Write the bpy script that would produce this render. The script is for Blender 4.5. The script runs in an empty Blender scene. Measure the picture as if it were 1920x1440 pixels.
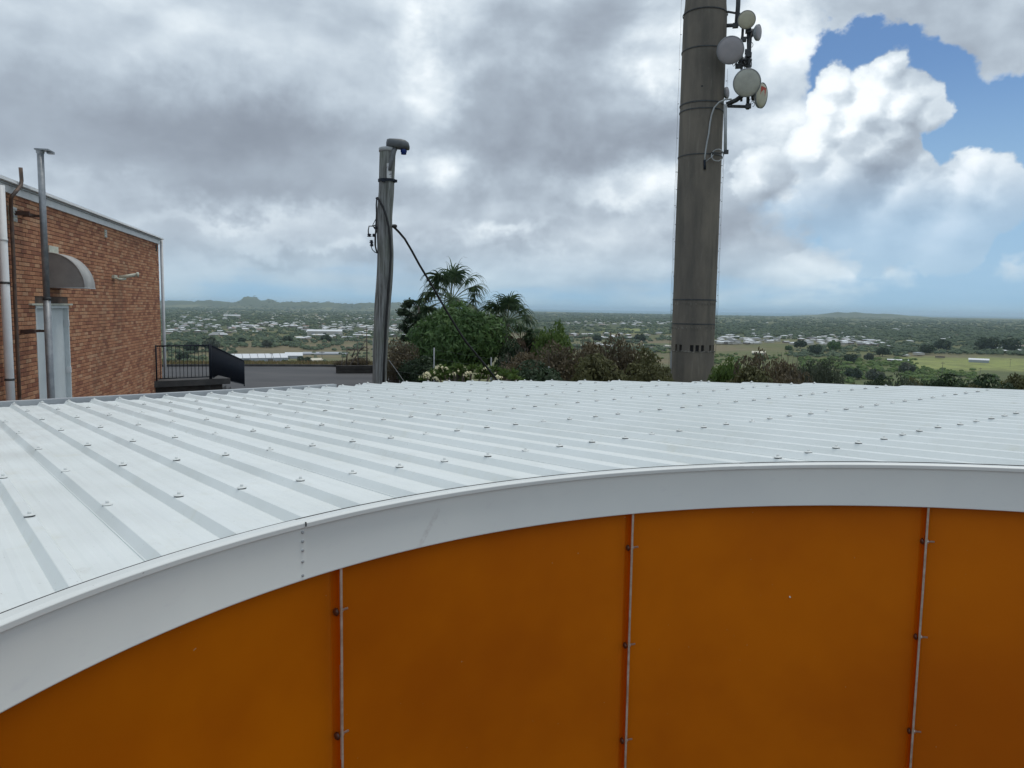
import bpy, math, random
import numpy as np
from mathutils import Vector, Matrix, noise as mnoise
random.seed(7); rng=np.random.default_rng(7)
scene=bpy.context.scene
# ---------------------------------------------------------------- camera model
F=1442.0; PIT=math.atan(143/1442.0); ROL=0.0150
def ray(x,y):
    """direction of a point of the 1920x1440 photograph (eye at the origin, Y ahead, Z up)"""
    u=(x-960)/F; v=-(y-720)/F
    a=u*math.cos(ROL)-v*math.sin(ROL); b=u*math.sin(ROL)+v*math.cos(ROL)
    return Vector((a, math.cos(PIT)+b*math.sin(PIT), -math.sin(PIT)+b*math.cos(PIT)))
def at(x,y,dist):
    """point seen at (x,y), DIST metres away on plan"""
    d=ray(x,y); return d*(dist/math.hypot(d.x,d.y))
def atz(x,y,z):
    d=ray(x,y); return d*(z/d.z)
cam=bpy.data.objects.new('camera',bpy.data.cameras.new('camera'))
scene.collection.objects.link(cam); scene.camera=cam
cr,sr,cp,sp=math.cos(ROL),math.sin(ROL),math.cos(PIT),math.sin(PIT)
R=Vector((cr,sr*sp,sr*cp)); U=Vector((-sr,cr*sp,cr*cp)); Fw=Vector((0,cp,-sp))
cam.matrix_world=Matrix(((R.x,U.x,-Fw.x,0),(R.y,U.y,-Fw.y,0),(R.z,U.z,-Fw.z,0),(0,0,0,1)))
cam.data.lens=36*F/1920; cam.data.sensor_width=36; cam.data.sensor_fit='HORIZONTAL'
cam.data.clip_start=0.05; cam.data.clip_end=300000
# ---------------------------------------------------------------- render settings
scene.render.engine='CYCLES'
scene.view_settings.view_transform='Standard'; scene.view_settings.look='None'
scene.view_settings.exposure=0.0; scene.view_settings.gamma=1.0; scene.view_settings.use_curve_mapping=False
scene.cycles.use_denoising=True
scene.cycles.max_bounces=8; scene.cycles.diffuse_bounces=4; scene.cycles.volume_bounces=1
scene.cycles.transparent_max_bounces=8; scene.cycles.sample_clamp_indirect=10
# ---------------------------------------------------------------- little node language
class X:
    def __init__(s,nt,sock): s.nt=nt; s.s=sock
    def _m(s,op,*o,clamp=False):
        n=s.nt.nodes.new('ShaderNodeMath'); n.operation=op; n.use_clamp=clamp
        for i,v in enumerate((s,)+o):
            if isinstance(v,X): s.nt.links.new(v.s,n.inputs[i])
            else: n.inputs[i].default_value=float(v)
        return X(s.nt,n.outputs[0])
    def __add__(s,o): return s._m('ADD',o)
    __radd__=__add__
    def __mul__(s,o): return s._m('MULTIPLY',o)
    __rmul__=__mul__
    def __sub__(s,o): return s._m('SUBTRACT',o)
    def __rsub__(s,o): return (s*-1)+o
    def __truediv__(s,o): return s._m('DIVIDE',o)
    def mx(s,o): return s._m('MAXIMUM',o)
    def mn(s,o): return s._m('MINIMUM',o)
    def pw(s,o): return s._m('POWER',o)
    def clamp(s): return s._m('ADD',0.0,clamp=True)
    def ab(s): return s._m('ABSOLUTE')
def const(nt,v):
    n=nt.nodes.new('ShaderNodeValue'); n.outputs[0].default_value=v; return X(nt,n.outputs[0])
def smooth(x,a,b):
    n=x.nt.nodes.new('ShaderNodeMapRange'); n.interpolation_type='SMOOTHSTEP'
    x.nt.links.new(x.s,n.inputs[0]); n.inputs[1].default_value=a; n.inputs[2].default_value=b
    return X(x.nt,n.outputs[0])
def vec(nt,x,y,z):
    n=nt.nodes.new('ShaderNodeCombineXYZ')
    for i,v in enumerate((x,y,z)):
        if isinstance(v,X): nt.links.new(v.s,n.inputs[i])
        else: n.inputs[i].default_value=v
    return X(nt,n.outputs[0])
def fbm(v,scale,detail=5,rough=0.55,dist=0.0):
    n=v.nt.nodes.new('ShaderNodeTexNoise'); v.nt.links.new(v.s,n.inputs['Vector'])
    n.inputs['Scale'].default_value=scale; n.inputs['Detail'].default_value=detail
    n.inputs['Roughness'].default_value=rough; n.inputs['Distortion'].default_value=dist
    return X(v.nt,n.outputs[0])
def mixc(f,a,b,mode='MIX'):
    """colour mix; a and b are X or rgb tuples, f an X or a number"""
    nt=next(q.nt for q in (f,a,b) if isinstance(q,X))
    n=nt.nodes.new('ShaderNodeMix'); n.data_type='RGBA'; n.blend_type=mode
    for i,v in ((0,f),(6,a),(7,b)):
        if isinstance(v,X): nt.links.new(v.s,n.inputs[i])
        elif i==0: n.inputs[0].default_value=v
        else: n.inputs[i].default_value=(*v,1)
    return X(nt,n.outputs[2])
# ---------------------------------------------------------------- sky: Nishita behind broken cloud
SUN_EL=math.radians(73); SUN_AZ=math.radians(48)      # azimuth from straight ahead, left is negative
W=bpy.data.worlds.new('World'); scene.world=W; W.use_nodes=True
nt=W.node_tree; nt.nodes.clear()
sky=nt.nodes.new('ShaderNodeTexSky'); sky.sky_type='NISHITA'; sky.sun_disc=False
sky.sun_elevation=SUN_EL; sky.sun_rotation=SUN_AZ; sky.altitude=90; sky.air_density=1.0; sky.dust_density=0.4; sky.ozone_density=3.0
tc=nt.nodes.new('ShaderNodeTexCoord')
sep=nt.nodes.new('ShaderNodeSeparateXYZ'); nt.links.new(tc.outputs['Generated'],sep.inputs[0])
dx,dy,dz=[X(nt,sep.outputs[i]) for i in range(3)]
az=dx._m('ARCTAN2',dy); el=dz._m('ARCSINE')
def ae(x,y):
    d=ray(x,y).normalized(); return math.atan2(d.x,d.y), math.asin(d.z)
def spot(x,y,wx,wy,amp,edge=None):
    """soft round patch of the sky at photo position x,y with half widths in photo pixels"""
    a,e=ae(x,y); q=((az_w-a)*(F/wx)).pw(2)+((el_w-e)*(F/wy)).pw(2)
    return (q*-1.0)._m('EXPONENT')*amp
# warp of directions so that placed patches get ragged outlines
dirv=vec(nt,az,el*1.35,0.0)
wn=fbm(vec(nt,az,el*1.2,3.3),5.5,5,0.62); wn2=fbm(vec(nt,az,el*1.2,9.7),5.5,5,0.62)
bil=fbm(vec(nt,az,el*1.1,21.0),26.0,4,0.6)
bil2=fbm(vec(nt,az,el*1.1,31.0),26.0,4,0.6)
az_w=az+(wn-0.5)*0.17+(bil-0.5)*0.06; el_w=el+(wn2-0.5)*0.12+(bil2-0.5)*0.06
# cloud layer seen in perspective: squeezed towards the horizon
zz=dz.mx(0.0)+0.16
pl=vec(nt,dx/zz,dy/zz,0.0)
lay=fbm(pl,0.75,6,0.50,0.25)
mid=fbm(vec(nt,az,el*1.5,5.0),5.2,6,0.50,0.12)
mid_s=fbm(vec(nt,az+0.018,(el-0.020)*1.5,5.0),5.2,6,0.50,0.12)
fine=fbm(vec(nt,az,el*1.25,8.0),17.0,5,0.6,0.1)
big=fbm(vec(nt,az,el*1.7,1.0),2.6,3,0.5)
relief=(mid-mid_s)
# where there is cloud at all: a soft broken deck, open at the right
S=lambda *a:spot(*a)
cov=lay*0.9+mid*0.5-0.30
hole=(S(1640,190,110,150,0.9)+S(1830,230,120,110,1.0)+S(1740,80,80,60,0.5)+S(1555,110,35,90,0.35)+S(1800,390,190,100,0.62)+S(1930,260,100,100,0.75)+S(1470,170,35,90,0.16)+S(1440,350,80,70,0.18))
fill=(S(1640,-15,150,38,0.8)+S(1890,110,60,50,0.75)+S(1880,10,110,50,0.8)+S(600,150,700,260,0.5)+S(1150,150,260,260,0.5)+S(1450,40,70,110,0.35)+S(1390,330,160,90,0.2))
low=1-smooth(el,-0.04,0.085)
dens=cov+(fine-0.5)*0.14+fill+smooth(az.ab(),0.75,1.3)*0.2+smooth(el,0.45,0.7)*0.22-hole*1.05-low*0.46-(S(1750,470,300,60,0.10)+S(1100,500,300,25,0.06)+S(400,490,350,30,0.12))
mask=smooth(dens,0.02,0.36)
# brightness of the deck
dark=(S(330,245,420,70,0.50)+S(60,300,260,40,0.22)+S(560,260,200,50,0.25)+S(1010,180,170,110,0.46)+S(1170,270,140,60,0.30)+S(560,350,240,28,0.25)+S(1640,0,160,36,0.25)+S(1900,60,90,60,0.2)
      +S(330,345,320,24,0.2)+S(120,150,120,60,0.1)+S(1230,430,130,24,0.25)+S(500,460,200,14,0.2)+S(900,480,200,12,0.2)+S(960,340,100,60,0.12)+S(150,420,160,20,0.15)+S(1080,330,60,30,0.15))
lite=(S(800,70,55,110,0.42)+S(1230,90,80,60,0.32)+S(1250,160,60,35,0.30)+S(1460,60,60,130,0.5)+S(840,330,60,45,0.42)+S(190,330,120,26,0.30)+S(930,440,85,15,0.42)+S(400,60,380,80,0.24)
      +S(860,215,40,40,0.3)+S(1060,360,50,35,0.22)+S(1180,350,60,40,0.25)+S(1400,270,60,70,0.3)+S(420,400,160,14,0.22)+S(620,440,120,12,0.2)+S(1130,400,45,22,0.28)+S(1270,340,50,50,0.2)+S(1880,150,60,25,0.25))
tone=0.47+(big-0.5)*0.35+(lay-0.5)*0.45+((mid-0.5)*0.9+relief*1.7+(fine-0.5)*0.25)*(0.42+smooth(az,-0.35,0.1)*0.38+lite.mn(0.6)*0.8)-dark*0.62+lite*0.72+(1-smooth(dens,0.05,0.35))*0.10
# heaped cloud at the right: overlapping domes with crisp cauliflower edges, lit from above
azc=az+(bil-0.5)*0.030+(fine-0.5)*0.040; elc=el+(bil2-0.5)*0.030+(wn2-0.5)*0.020
lobes=[(1681,105,30),(1669,128,36),(1695,124,26),(1567,155,38),(1614,158,32),(1643,168,46),(1707,160,32),(1730,178,34),(1751,190,26),(1737,214,40),(1684,200,58),(1626,206,62),(1553,200,44),(1550,236,44),(1597,250,62),(1655,250,62),(1704,282,30),(1731,296,26),(1626,292,78),(1524,280,56),(1567,340,90),(1810,298,24),(1830,322,42),(1868,330,38),(1742,352,44),(1800,356,54),(1860,372,60),(1911,350,28),(1690,370,70),(1420,330,60),(1480,400,70),(1640,430,80),(1780,440,70)]
def heap(A,E):
    P=vec(nt,A,E,0.0); f=None
    for (x,y,r) in lobes:
        a0,e0=ae(x,y); n=nt.nodes.new('ShaderNodeVectorMath'); n.operation='DISTANCE'; nt.links.new(P.s,n.inputs[0]); n.inputs[1].default_value=(a0,e0,0)
        mr=nt.nodes.new('ShaderNodeMapRange'); nt.links.new(n.outputs['Value'],mr.inputs[0]); mr.inputs[1].default_value=0; mr.inputs[2].default_value=1.12*r/F; mr.inputs[3].default_value=r/60.0; mr.inputs[4].default_value=0
        q=X(nt,mr.outputs[0])
        if f is None: f=q
        else:
            sm_=nt.nodes.new('ShaderNodeMath'); sm_.operation='SMOOTH_MAX'; nt.links.new(f.s,sm_.inputs[0]); nt.links.new(q.s,sm_.inputs[1]); sm_.inputs[2].default_value=0.10; f=X(nt,sm_.outputs[0])
    return f
h0=heap(azc,elc); h1=heap(azc-0.012,elc+0.020)
fade=smooth(el,0.08,0.19)
cmask=smooth(h0,0.12,0.24)*(0.30+fade*0.70)
ctone=0.62+(h0-h1)*0.95+(mid-0.5)*0.5+(bil-0.5)*0.35+relief*1.2-(1-fade)*0.06-S(1600,330,130,50,0.22)-S(1560,250,40,40,0.1)+S(1600,180,80,50,0.10)
tone=tone*(1-cmask)+ctone*cmask
tone=((tone+0.4)*(1/1.4)).clamp()
ramp=nt.nodes.new('ShaderNodeValToRGB'); nt.links.new(tone.s,ramp.inputs[0])
cr_=ramp.color_ramp; cr_.interpolation='B_SPLINE'
pts=[(0.0,(0.185,0.215,0.265)),(0.286,(0.26,0.30,0.36)),(0.5,(0.345,0.405,0.475)),(0.68,(0.48,0.555,0.63)),(0.857,(0.68,0.75,0.80)),(1.0,(0.88,0.92,0.95))]
cr_.elements[0].position=0; cr_.elements[0].color=(*pts[0][1],1); cr_.elements[1].position=1; cr_.elements[1].color=(*pts[-1][1],1)
for p,c in pts[1:-1]:
    e=cr_.elements.new(p); e.color=(*c,1)
cloud=X(nt,ramp.outputs[0])
clear=mixc(1.0,X(nt,sky.outputs[0]),(0.058,0.069,0.080),'MULTIPLY')
hz=1-smooth(el,-0.04,0.10)
hcol=mixc(smooth(mid*0.6+lay*0.4,0.35,0.65),(0.26,0.45,0.61),(0.37,0.54,0.66))
clear_low=mixc(1-smooth(el,0.03,0.30),clear,(0.29,0.46,0.64))
col=mixc(mask.mx(cmask),clear_low,cloud)
col=mixc(hz*0.85,col,hcol)
col10=mixc(1.0,col,(11.9,11.9,11.9),'MULTIPLY')
bg=nt.nodes.new('ShaderNodeBackground'); nt.links.new(col10.s,bg.inputs[0]); bg.inputs[1].default_value=0.1
wo=nt.nodes.new('ShaderNodeOutputWorld'); nt.links.new(bg.outputs[0],wo.inputs[0])
W.cycles.sampling_method='MANUAL'; W.cycles.sample_map_resolution=512
# ---------------------------------------------------------------- sun, veiled by the cloud
sl=bpy.data.lights.new('sun','SUN'); sl.energy=1.1; sl.angle=math.radians(14); sl.color=(1.0,0.94,0.85)
so=bpy.data.objects.new('sun',sl); scene.collection.objects.link(so)
sd=Vector((math.sin(SUN_AZ)*math.cos(SUN_EL),math.cos(SUN_AZ)*math.cos(SUN_EL),math.sin(SUN_EL)))
so.rotation_euler=sd.to_track_quat('Z','Y').to_euler()
# ================================================================= helpers
def proj(p):
    dep=p[1]*cp-p[2]*sp; up=p[1]*sp+p[2]*cp
    a=p[0]/dep; b=up/dep
    return 960+F*(a*cr+b*sr), 720-F*(-a*sr+b*cr)
COL=scene.collection
def tag(o,label=None,cat=None,group=None,kind=None):
    if label: o['label']=label
    if cat: o['category']=cat
    if group: o['group']=group
    if kind: o['kind']=kind
    return o
def empty(name,loc,label=None,cat=None,group=None):
    o=bpy.data.objects.new(name,None); COL.objects.link(o); o.location=loc; o.empty_display_size=0.1
    return tag(o,label,cat,group)
def link(name,me,parent=None):
    o=bpy.data.objects.new(name,me); COL.objects.link(o)
    if parent is not None:
        o.parent=parent
    return o
class MB:
    """collects faces in world coordinates (or local ones) and links them as one mesh object"""
    def __init__(s): s.v=[]; s.f=[]; s.m=[]; s.sm=[]
    def add(s,vs,fs,mi=0,smooth=False):
        b=len(s.v); s.v+= [tuple(q) for q in vs]; s.f+=[tuple(i+b for i in f) for f in fs]
        s.m+=[mi]*len(fs); s.sm+=[smooth]*len(fs)
    def box(s,c,ax,half,mi=0):
        """centre c, three axes ax, half sizes"""
        c=Vector(c); a=[Vector(ax[i])*half[i] for i in range(3)]
        vs=[c+a[0]*i+a[1]*j+a[2]*k for i in(-1,1) for j in(-1,1) for k in(-1,1)]
        s.add(vs,[(0,1,3,2),(4,6,7,5),(0,4,5,1),(2,3,7,6),(0,2,6,4),(1,5,7,3)],mi)
    def tube(s,pts,r,n=8,mi=0,smooth=True,caps=True,flat=None):
        pts=[Vector(p) for p in pts]; rs=r if isinstance(r,(list,tuple)) else [r]*len(pts)
        vs=[]; prev=None
        for i,p in enumerate(pts):
            t=(pts[min(i+1,len(pts)-1)]-pts[max(i-1,0)])
            t=t.normalized() if t.length>1e-9 else Vector((0,0,1))
            if prev is None: a=t.orthogonal().normalized()
            else:
                a=prev-t*prev.dot(t); a=a.normalized() if a.length>1e-6 else t.orthogonal().normalized()
            prev=a; b=t.cross(a)
            for k in range(n):
                th=2*math.pi*k/n; vs.append(p+(a*math.cos(th)+b*math.sin(th))*rs[i])
        fs=[(i*n+k,i*n+(k+1)%n,(i+1)*n+(k+1)%n,(i+1)*n+k) for i in range(len(pts)-1) for k in range(n)]
        s.add(vs,fs,mi,smooth)
        if caps:
            L=(len(pts)-1)*n; s.add([],[],mi)
            b=len(s.v)-len(vs); s.f+=[tuple(b+k for k in reversed(range(n))),tuple(b+L+k for k in range(n))]; s.m+=[mi]*2; s.sm+=[False]*2
    def lathe(s,c,axis,prof,n=16,mi=0,smooth=True):
        """prof: (radius, distance along axis) pairs"""
        c=Vector(c); t=Vector(axis).normalized(); a=t.orthogonal().normalized(); b=t.cross(a)
        vs=[c+t*h+(a*math.cos(2*math.pi*k/n)+b*math.sin(2*math.pi*k/n))*max(r,1e-5) for r,h in prof for k in range(n)]
        fs=[(i*n+k,i*n+(k+1)%n,(i+1)*n+(k+1)%n,(i+1)*n+k) for i in range(len(prof)-1) for k in range(n)]
        s.add(vs,fs,mi,smooth)
    def mesh(s,name,mats):
        me=bpy.data.meshes.new(name); me.from_pydata(s.v,[],s.f)
        for m in (mats if isinstance(mats,(list,tuple)) else [mats]): me.materials.append(m)
        me.polygons.foreach_set('material_index',s.m); me.polygons.foreach_set('use_smooth',s.sm); me.update()
        return me
    def build(s,name,mats,parent=None,origin=None):
        if origin is not None:
            ox,oy,oz=origin; s.v=[(x-ox,y-oy,z-oz) for x,y,z in s.v]
        o=link(name,s.mesh(name,mats),parent)
        if origin is not None and parent is None: o.location=origin
        return o
def quads(name,V,mats,tint=None,parent=None,smooth=False,nv=4,link_it=True):
    """V: array (n,nv,3) of separate faces; tint: per face value stored as attribute"""
    V=np.asarray(V,dtype=np.float32); n=len(V)
    me=bpy.data.meshes.new(name); me.vertices.add(n*nv); me.vertices.foreach_set('co',V.reshape(-1))
    me.loops.add(n*nv); me.loops.foreach_set('vertex_index',np.arange(n*nv,dtype=np.int32))
    me.polygons.add(n); me.polygons.foreach_set('loop_start',np.arange(0,n*nv,nv,dtype=np.int32))
    me.polygons.foreach_set('loop_total',np.full(n,nv,dtype=np.int32))
    for m in (mats if isinstance(mats,(list,tuple)) else [mats]): me.materials.append(m)
    if tint is not None:
        at_=me.attributes.new('tint','FLOAT','FACE'); at_.data.foreach_set('value',np.asarray(tint,dtype=np.float32))
    me.update(); me.validate()
    return link(name,me,parent) if link_it else me
# ================================================================= materials
def mat(name,base=(0.5,0.5,0.5),rough=0.6,metal=0.0,spec=0.5):
    m=bpy.data.materials.new(name); m.use_nodes=True; nt=m.node_tree
    b=nt.nodes['Principled BSDF']; b.inputs['Base Color'].default_value=(*base,1)
    b.inputs['Roughness'].default_value=rough; b.inputs['Metallic'].default_value=metal
    b.inputs['Specular IOR Level'].default_value=spec
    return m
def nodes(m):
    nt=m.node_tree; return nt,nt.nodes['Principled BSDF']
def objc(nt,kind='Object'):
    n=nt.nodes.new('ShaderNodeTexCoord'); return X(nt,n.outputs[kind])
def geo(nt,k='Position'):
    n=nt.nodes.new('ShaderNodeNewGeometry'); return X(nt,n.outputs[k])
def mapping(v,sx,sy,sz):
    n=v.nt.nodes.new('ShaderNodeVectorMath'); n.operation='MULTIPLY'; v.nt.links.new(v.s,n.inputs[0]); n.inputs[1].default_value=(sx,sy,sz); return X(v.nt,n.outputs[0])
def setc(nt,b,x,inp='Base Color'): nt.links.new(x.s,b.inputs[inp])
def bump(nt,b,h,strength,dist):
    n=nt.nodes.new('ShaderNodeBump'); n.inputs['Strength'].default_value=strength; n.inputs['Distance'].default_value=dist
    nt.links.new(h.s,n.inputs['Height']); nt.links.new(n.outputs[0],b.inputs['Normal'])
def noisy(name,c1,c2,scale=5,rough=0.6,detail=5,lo=0.35,hi=0.65,stretch=(1,1,1),c3=None,s3=1.0,bmp=0.0,bd=0.01,metal=0.0,spec=0.5,coord='pos'):
    m=mat(name,c1,rough,metal,spec); nt,b=nodes(m)
    p=geo(nt) if coord=='pos' else objc(nt)
    p=mapping(p,*stretch)
    f=smooth(fbm(p,scale,detail,0.6),lo,hi); c=mixc(f,c1,c2)
    if c3: c=mixc(smooth(fbm(mapping(p,1,1,1),s3,4,0.6),0.5,0.72),c,c3)
    setc(nt,b,c)
    if bmp: bump(nt,b,fbm(p,scale*3,4,0.6),bmp,bd)
    return m
M={}
# roof paint: off-white, faint chalky patches and tiny specks of dirt
m=M['roof']=mat('roof_paint',(0.70,0.735,0.735),0.42,0,0.45); nt,b=nodes(m); p=geo(nt)
c=mixc(smooth(fbm(p,1.7,5,0.6),0.35,0.7),(0.79,0.825,0.815),(0.735,0.77,0.755))
c=mixc(smooth(fbm(mapping(p,1,1,1),6.5,4,0.65),0.55,0.8)*0.6,c,(0.70,0.71,0.64))
c=mixc(smooth(fbm(p,95,2,0.5),0.735,0.80)*0.5,c,(0.30,0.31,0.29))
c=mixc(smooth(fbm(mapping(p,0.7,0.7,1),20,3,0.7),0.62,0.85)*0.35,c,(0.80,0.83,0.83))
setc(nt,b,c); nt.links.new((smooth(fbm(p,3.1,4,0.6),0.3,0.7)*0.16+0.34).s,b.inputs['Roughness'])
bump(nt,b,fbm(p,4.5,2,0.5),0.25,0.004)
# flashing and fascia paint with a smudge left by a boot or a bag
m=M['flash']=mat('flashing_paint',(0.68,0.715,0.72),0.40,0,0.45); nt,b=nodes(m); p=geo(nt)
c=mixc(smooth(fbm(p,2.5,5,0.6),0.3,0.7),(0.75,0.77,0.75),(0.71,0.73,0.71))
c=mixc(smooth(fbm(p,130,2,0.5),0.72,0.78)*0.5,c,(0.3,0.31,0.3)); setc(nt,b,c)
m=M['fascia']=mat('fascia_paint',(0.62,0.655,0.665),0.36,0,0.5); nt,b=nodes(m); p=geo(nt)
c=mixc(smooth(fbm(p,1.8,4,0.55),0.35,0.65),(0.70,0.715,0.685),(0.655,0.67,0.65))
c=mixc(smooth(fbm(mapping(p,1,1,2.0),14,5,0.6),0.58,0.8)*0.35,c,(0.55,0.55,0.57))
SM0,SM1=Vector((0,0,0)),Vector((0,0,0))
M['fascia_c']=(m,c)
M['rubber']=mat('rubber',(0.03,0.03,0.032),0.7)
M['steel']=noisy('galvanised_steel',(0.33,0.35,0.37),(0.24,0.26,0.28),8,0.5,metal=0.5)
M['darkmetal']=noisy('dark_metal',(0.06,0.065,0.07),(0.035,0.037,0.04),9,0.55)
M['black']=mat('black_paint',(0.012,0.017,0.028),0.55,0,0.25)
M['cable']=mat('cable_sheath',(0.012,0.013,0.014),0.55)
M['gutter']=noisy('grey_flashing',(0.43,0.45,0.46),(0.36,0.38,0.40),3,0.45)
M['alu']=noisy('joint_strip',(0.62,0.55,0.48),(0.45,0.36,0.28),25,0.4,metal=0.3)
M['bolt']=mat('bolt_steel',(0.62,0.55,0.50),0.3,0.6)
M['bolthead']=mat('bolt_cap',(0.10,0.035,0.02),0.28,0.2)
# orange moulded glass-fibre panels: satin, cloudy depth of colour
def orange(name,trans):
    m=mat(name,(0.42,0.115,0.001),0.45,0,0.18); nt,b=nodes(m); p=geo(nt)
    c=mixc(smooth(fbm(p,1.3,4,0.55),0.3,0.7),(0.66,0.175,0.001),(0.50,0.118,0.001))
    c=mixc(smooth(fbm(p,0.7,3,0.5),0.4,0.7)*0.5,c,(0.56,0.135,0.001))
    c=mixc(smooth(fbm(p,75,2,0.5),0.76,0.80)*0.5,c,(0.55,0.42,0.25))
    setc(nt,b,c); bump(nt,b,fbm(p,7,3,0.5),0.12,0.004)
    if trans:
        t=nt.nodes.new('ShaderNodeBsdfTranslucent'); t.inputs[0].default_value=(1.0,0.24,0.002,1)
        mx=nt.nodes.new('ShaderNodeMixShader'); mx.inputs[0].default_value=trans
        out=[n for n in nt.nodes if n.type=='OUTPUT_MATERIAL'][0]
        nt.links.new(b.outputs[0],mx.inputs[1]); nt.links.new(t.outputs[0],mx.inputs[2]); nt.links.new(mx.outputs[0],out.inputs[0])
    return m
M['orange']=orange('orange_panel',0); M['orange_thin']=orange('orange_flange',0.55); _b=M['orange_thin'].node_tree.nodes['Principled BSDF']; M['orange_thin'].node_tree.links.remove(_b.inputs['Base Color'].links[0]); _b.inputs['Base Color'].default_value=(0.98,0.21,0.001,1)
M['whitewall']=noisy('white_wall',(0.6,0.6,0.58),(0.5,0.5,0.49),2,0.7)
# bricks: every one its own shade
m=M['brick']=mat('brick_clay',(0.4,0.2,0.12),0.85,0,0.2); nt,b=nodes(m); p=geo(nt)
oi=nt.nodes.new('ShaderNodeObjectInfo'); rnd=(X(nt,oi.outputs['Random'])+geo(nt,'Random Per Island')*0.999)._m('FRACT')
rp=nt.nodes.new('ShaderNodeValToRGB'); nt.links.new(rnd.s,rp.inputs[0]); e=rp.color_ramp; e.interpolation='LINEAR'
e.elements[0].color=(0.30,0.125,0.080,1); e.elements[1].color=(0.60,0.33,0.20,1)
for q,cc in ((0.25,(0.44,0.20,0.115)),(0.55,(0.52,0.25,0.14)),(0.8,(0.58,0.30,0.17)),(0.93,(0.60,0.36,0.22))):
    k=e.elements.new(q); k.color=(*cc,1)
c=X(nt,rp.outputs[0]); c=mixc(smooth(fbm(p,25,3,0.6),0.4,0.7)*0.45,c,(0.30,0.14,0.09))
c=mixc(smooth(fbm(mapping(p,1,1,0.5),0.9,4,0.6),0.5,0.75)*0.45,c,(0.20,0.11,0.075)); setc(nt,b,c)
bump(nt,b,fbm(p,60,3,0.6),0.5,0.004)
M['mortar']=noisy('mortar',(0.13,0.085,0.065),(0.075,0.055,0.045),6,0.9)
M['white']=noisy('white_paint',(0.76,0.77,0.78),(0.68,0.70,0.71),4,0.5)
M['bluewhite']=noisy('pale_blue_door_paint',(0.72,0.77,0.78),(0.66,0.71,0.72),2.5,0.5)
M['awning']=noisy('awning_side_shaded',(0.30,0.285,0.27),(0.24,0.23,0.22),3,0.7)  # hood side darker than its sheet: fall of light put into the greys
M['awning2']=noisy('awning_sheet_lit',(0.46,0.45,0.43),(0.38,0.37,0.36),4,0.6)
M['cream']=noisy('cream_plastic',(0.62,0.63,0.52),(0.5,0.5,0.42),6,0.5)
M['copper']=noisy('rusty_pipe',(0.16,0.10,0.07),(0.09,0.065,0.055),9,0.6)
M['rust']=mat('rusty_bracket',(0.07,0.035,0.025),0.7)
M['asphalt']=noisy('asphalt',(0.060,0.060,0.064),(0.088,0.086,0.088),0.5,0.85,detail=6,c3=(0.045,0.045,0.047),s3=0.18,bmp=0.3,bd=0.02,stretch=(0.4,1,1))
M['timber']=noisy('dark_sleeper',(0.03,0.027,0.025),(0.05,0.045,0.04),4,0.85)
M['concrete_edge']=noisy('dark_concrete',(0.05,0.05,0.05),(0.085,0.083,0.08),2,0.85)
# weathered pole timber: long grain, grey-green
m=M['pole']=mat('weathered_pole',(0.2,0.2,0.18),0.85,0,0.2); nt,b=nodes(m); p=geo(nt)
g=fbm(mapping(p,22,22,0.8),2.2,6,0.65)
c=mixc(smooth(g,0.32,0.68),(0.10,0.10,0.095),(0.33,0.34,0.34)); c=mixc(smooth(fbm(mapping(p,1,1,0.6),2.2,4,0.6),0.45,0.7)*0.6,c,(0.17,0.19,0.15))
c=mixc(smooth(fbm(mapping(p,30,30,0.6),2.5,3,0.5),0.60,0.68)*0.8,c,(0.03,0.03,0.028)); setc(nt,b,c); bump(nt,b,g,0.8,0.02)
# tower concrete: vertical dark streaks, blotches
m=M['tower']=mat('tower_concrete',(0.15,0.14,0.125),0.9,0,0.2); nt,b=nodes(m); p=geo(nt)
st=fbm(mapping(p,1.5,1.5,0.2),1.1,6,0.6); bl=fbm(mapping(p,1,1,0.35),0.9,5,0.6)
c=mixc(smooth(bl,0.35,0.65),(0.225,0.198,0.165),(0.165,0.148,0.128))
c=mixc(smooth(st,0.44,0.66)*0.55,c,(0.090,0.088,0.082))
c=mixc(smooth(fbm(mapping(p,5,5,0.5),1.1,4,0.6),0.6,0.75)*0.6,c,(0.27,0.25,0.215))
c=mixc(smooth(fbm(p,7,5,0.7),0.55,0.75)*0.35,c,(0.24,0.22,0.19)); setc(nt,b,c); bump(nt,b,fbm(p,9,5,0.65),0.4,0.03)
M['dish_cream']=noisy('cream_radome',(0.56,0.53,0.40),(0.50,0.47,0.36),3,0.5)
M['dish_grey']=noisy('grey_radome',(0.40,0.37,0.39),(0.36,0.34,0.36),3,0.5)
M['dish_green']=noisy('pale_radome',(0.52,0.52,0.46),(0.45,0.45,0.40),3,0.5)
M['dish_back']=noisy('dish_shell',(0.34,0.36,0.38),(0.26,0.28,0.30),3,0.5)
M['red']=mat('red_print',(0.55,0.07,0.04),0.6)
M['blue']=mat('blue_sensor',(0.01,0.04,0.22),0.4)
M['lampgrey']=noisy('lamp_housing',(0.13,0.14,0.15),(0.09,0.10,0.11),6,0.5)
M['paper']=noisy('worn_white_plate',(0.62,0.63,0.64),(0.25,0.25,0.26),14,0.6,lo=0.5,hi=0.62)
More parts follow.
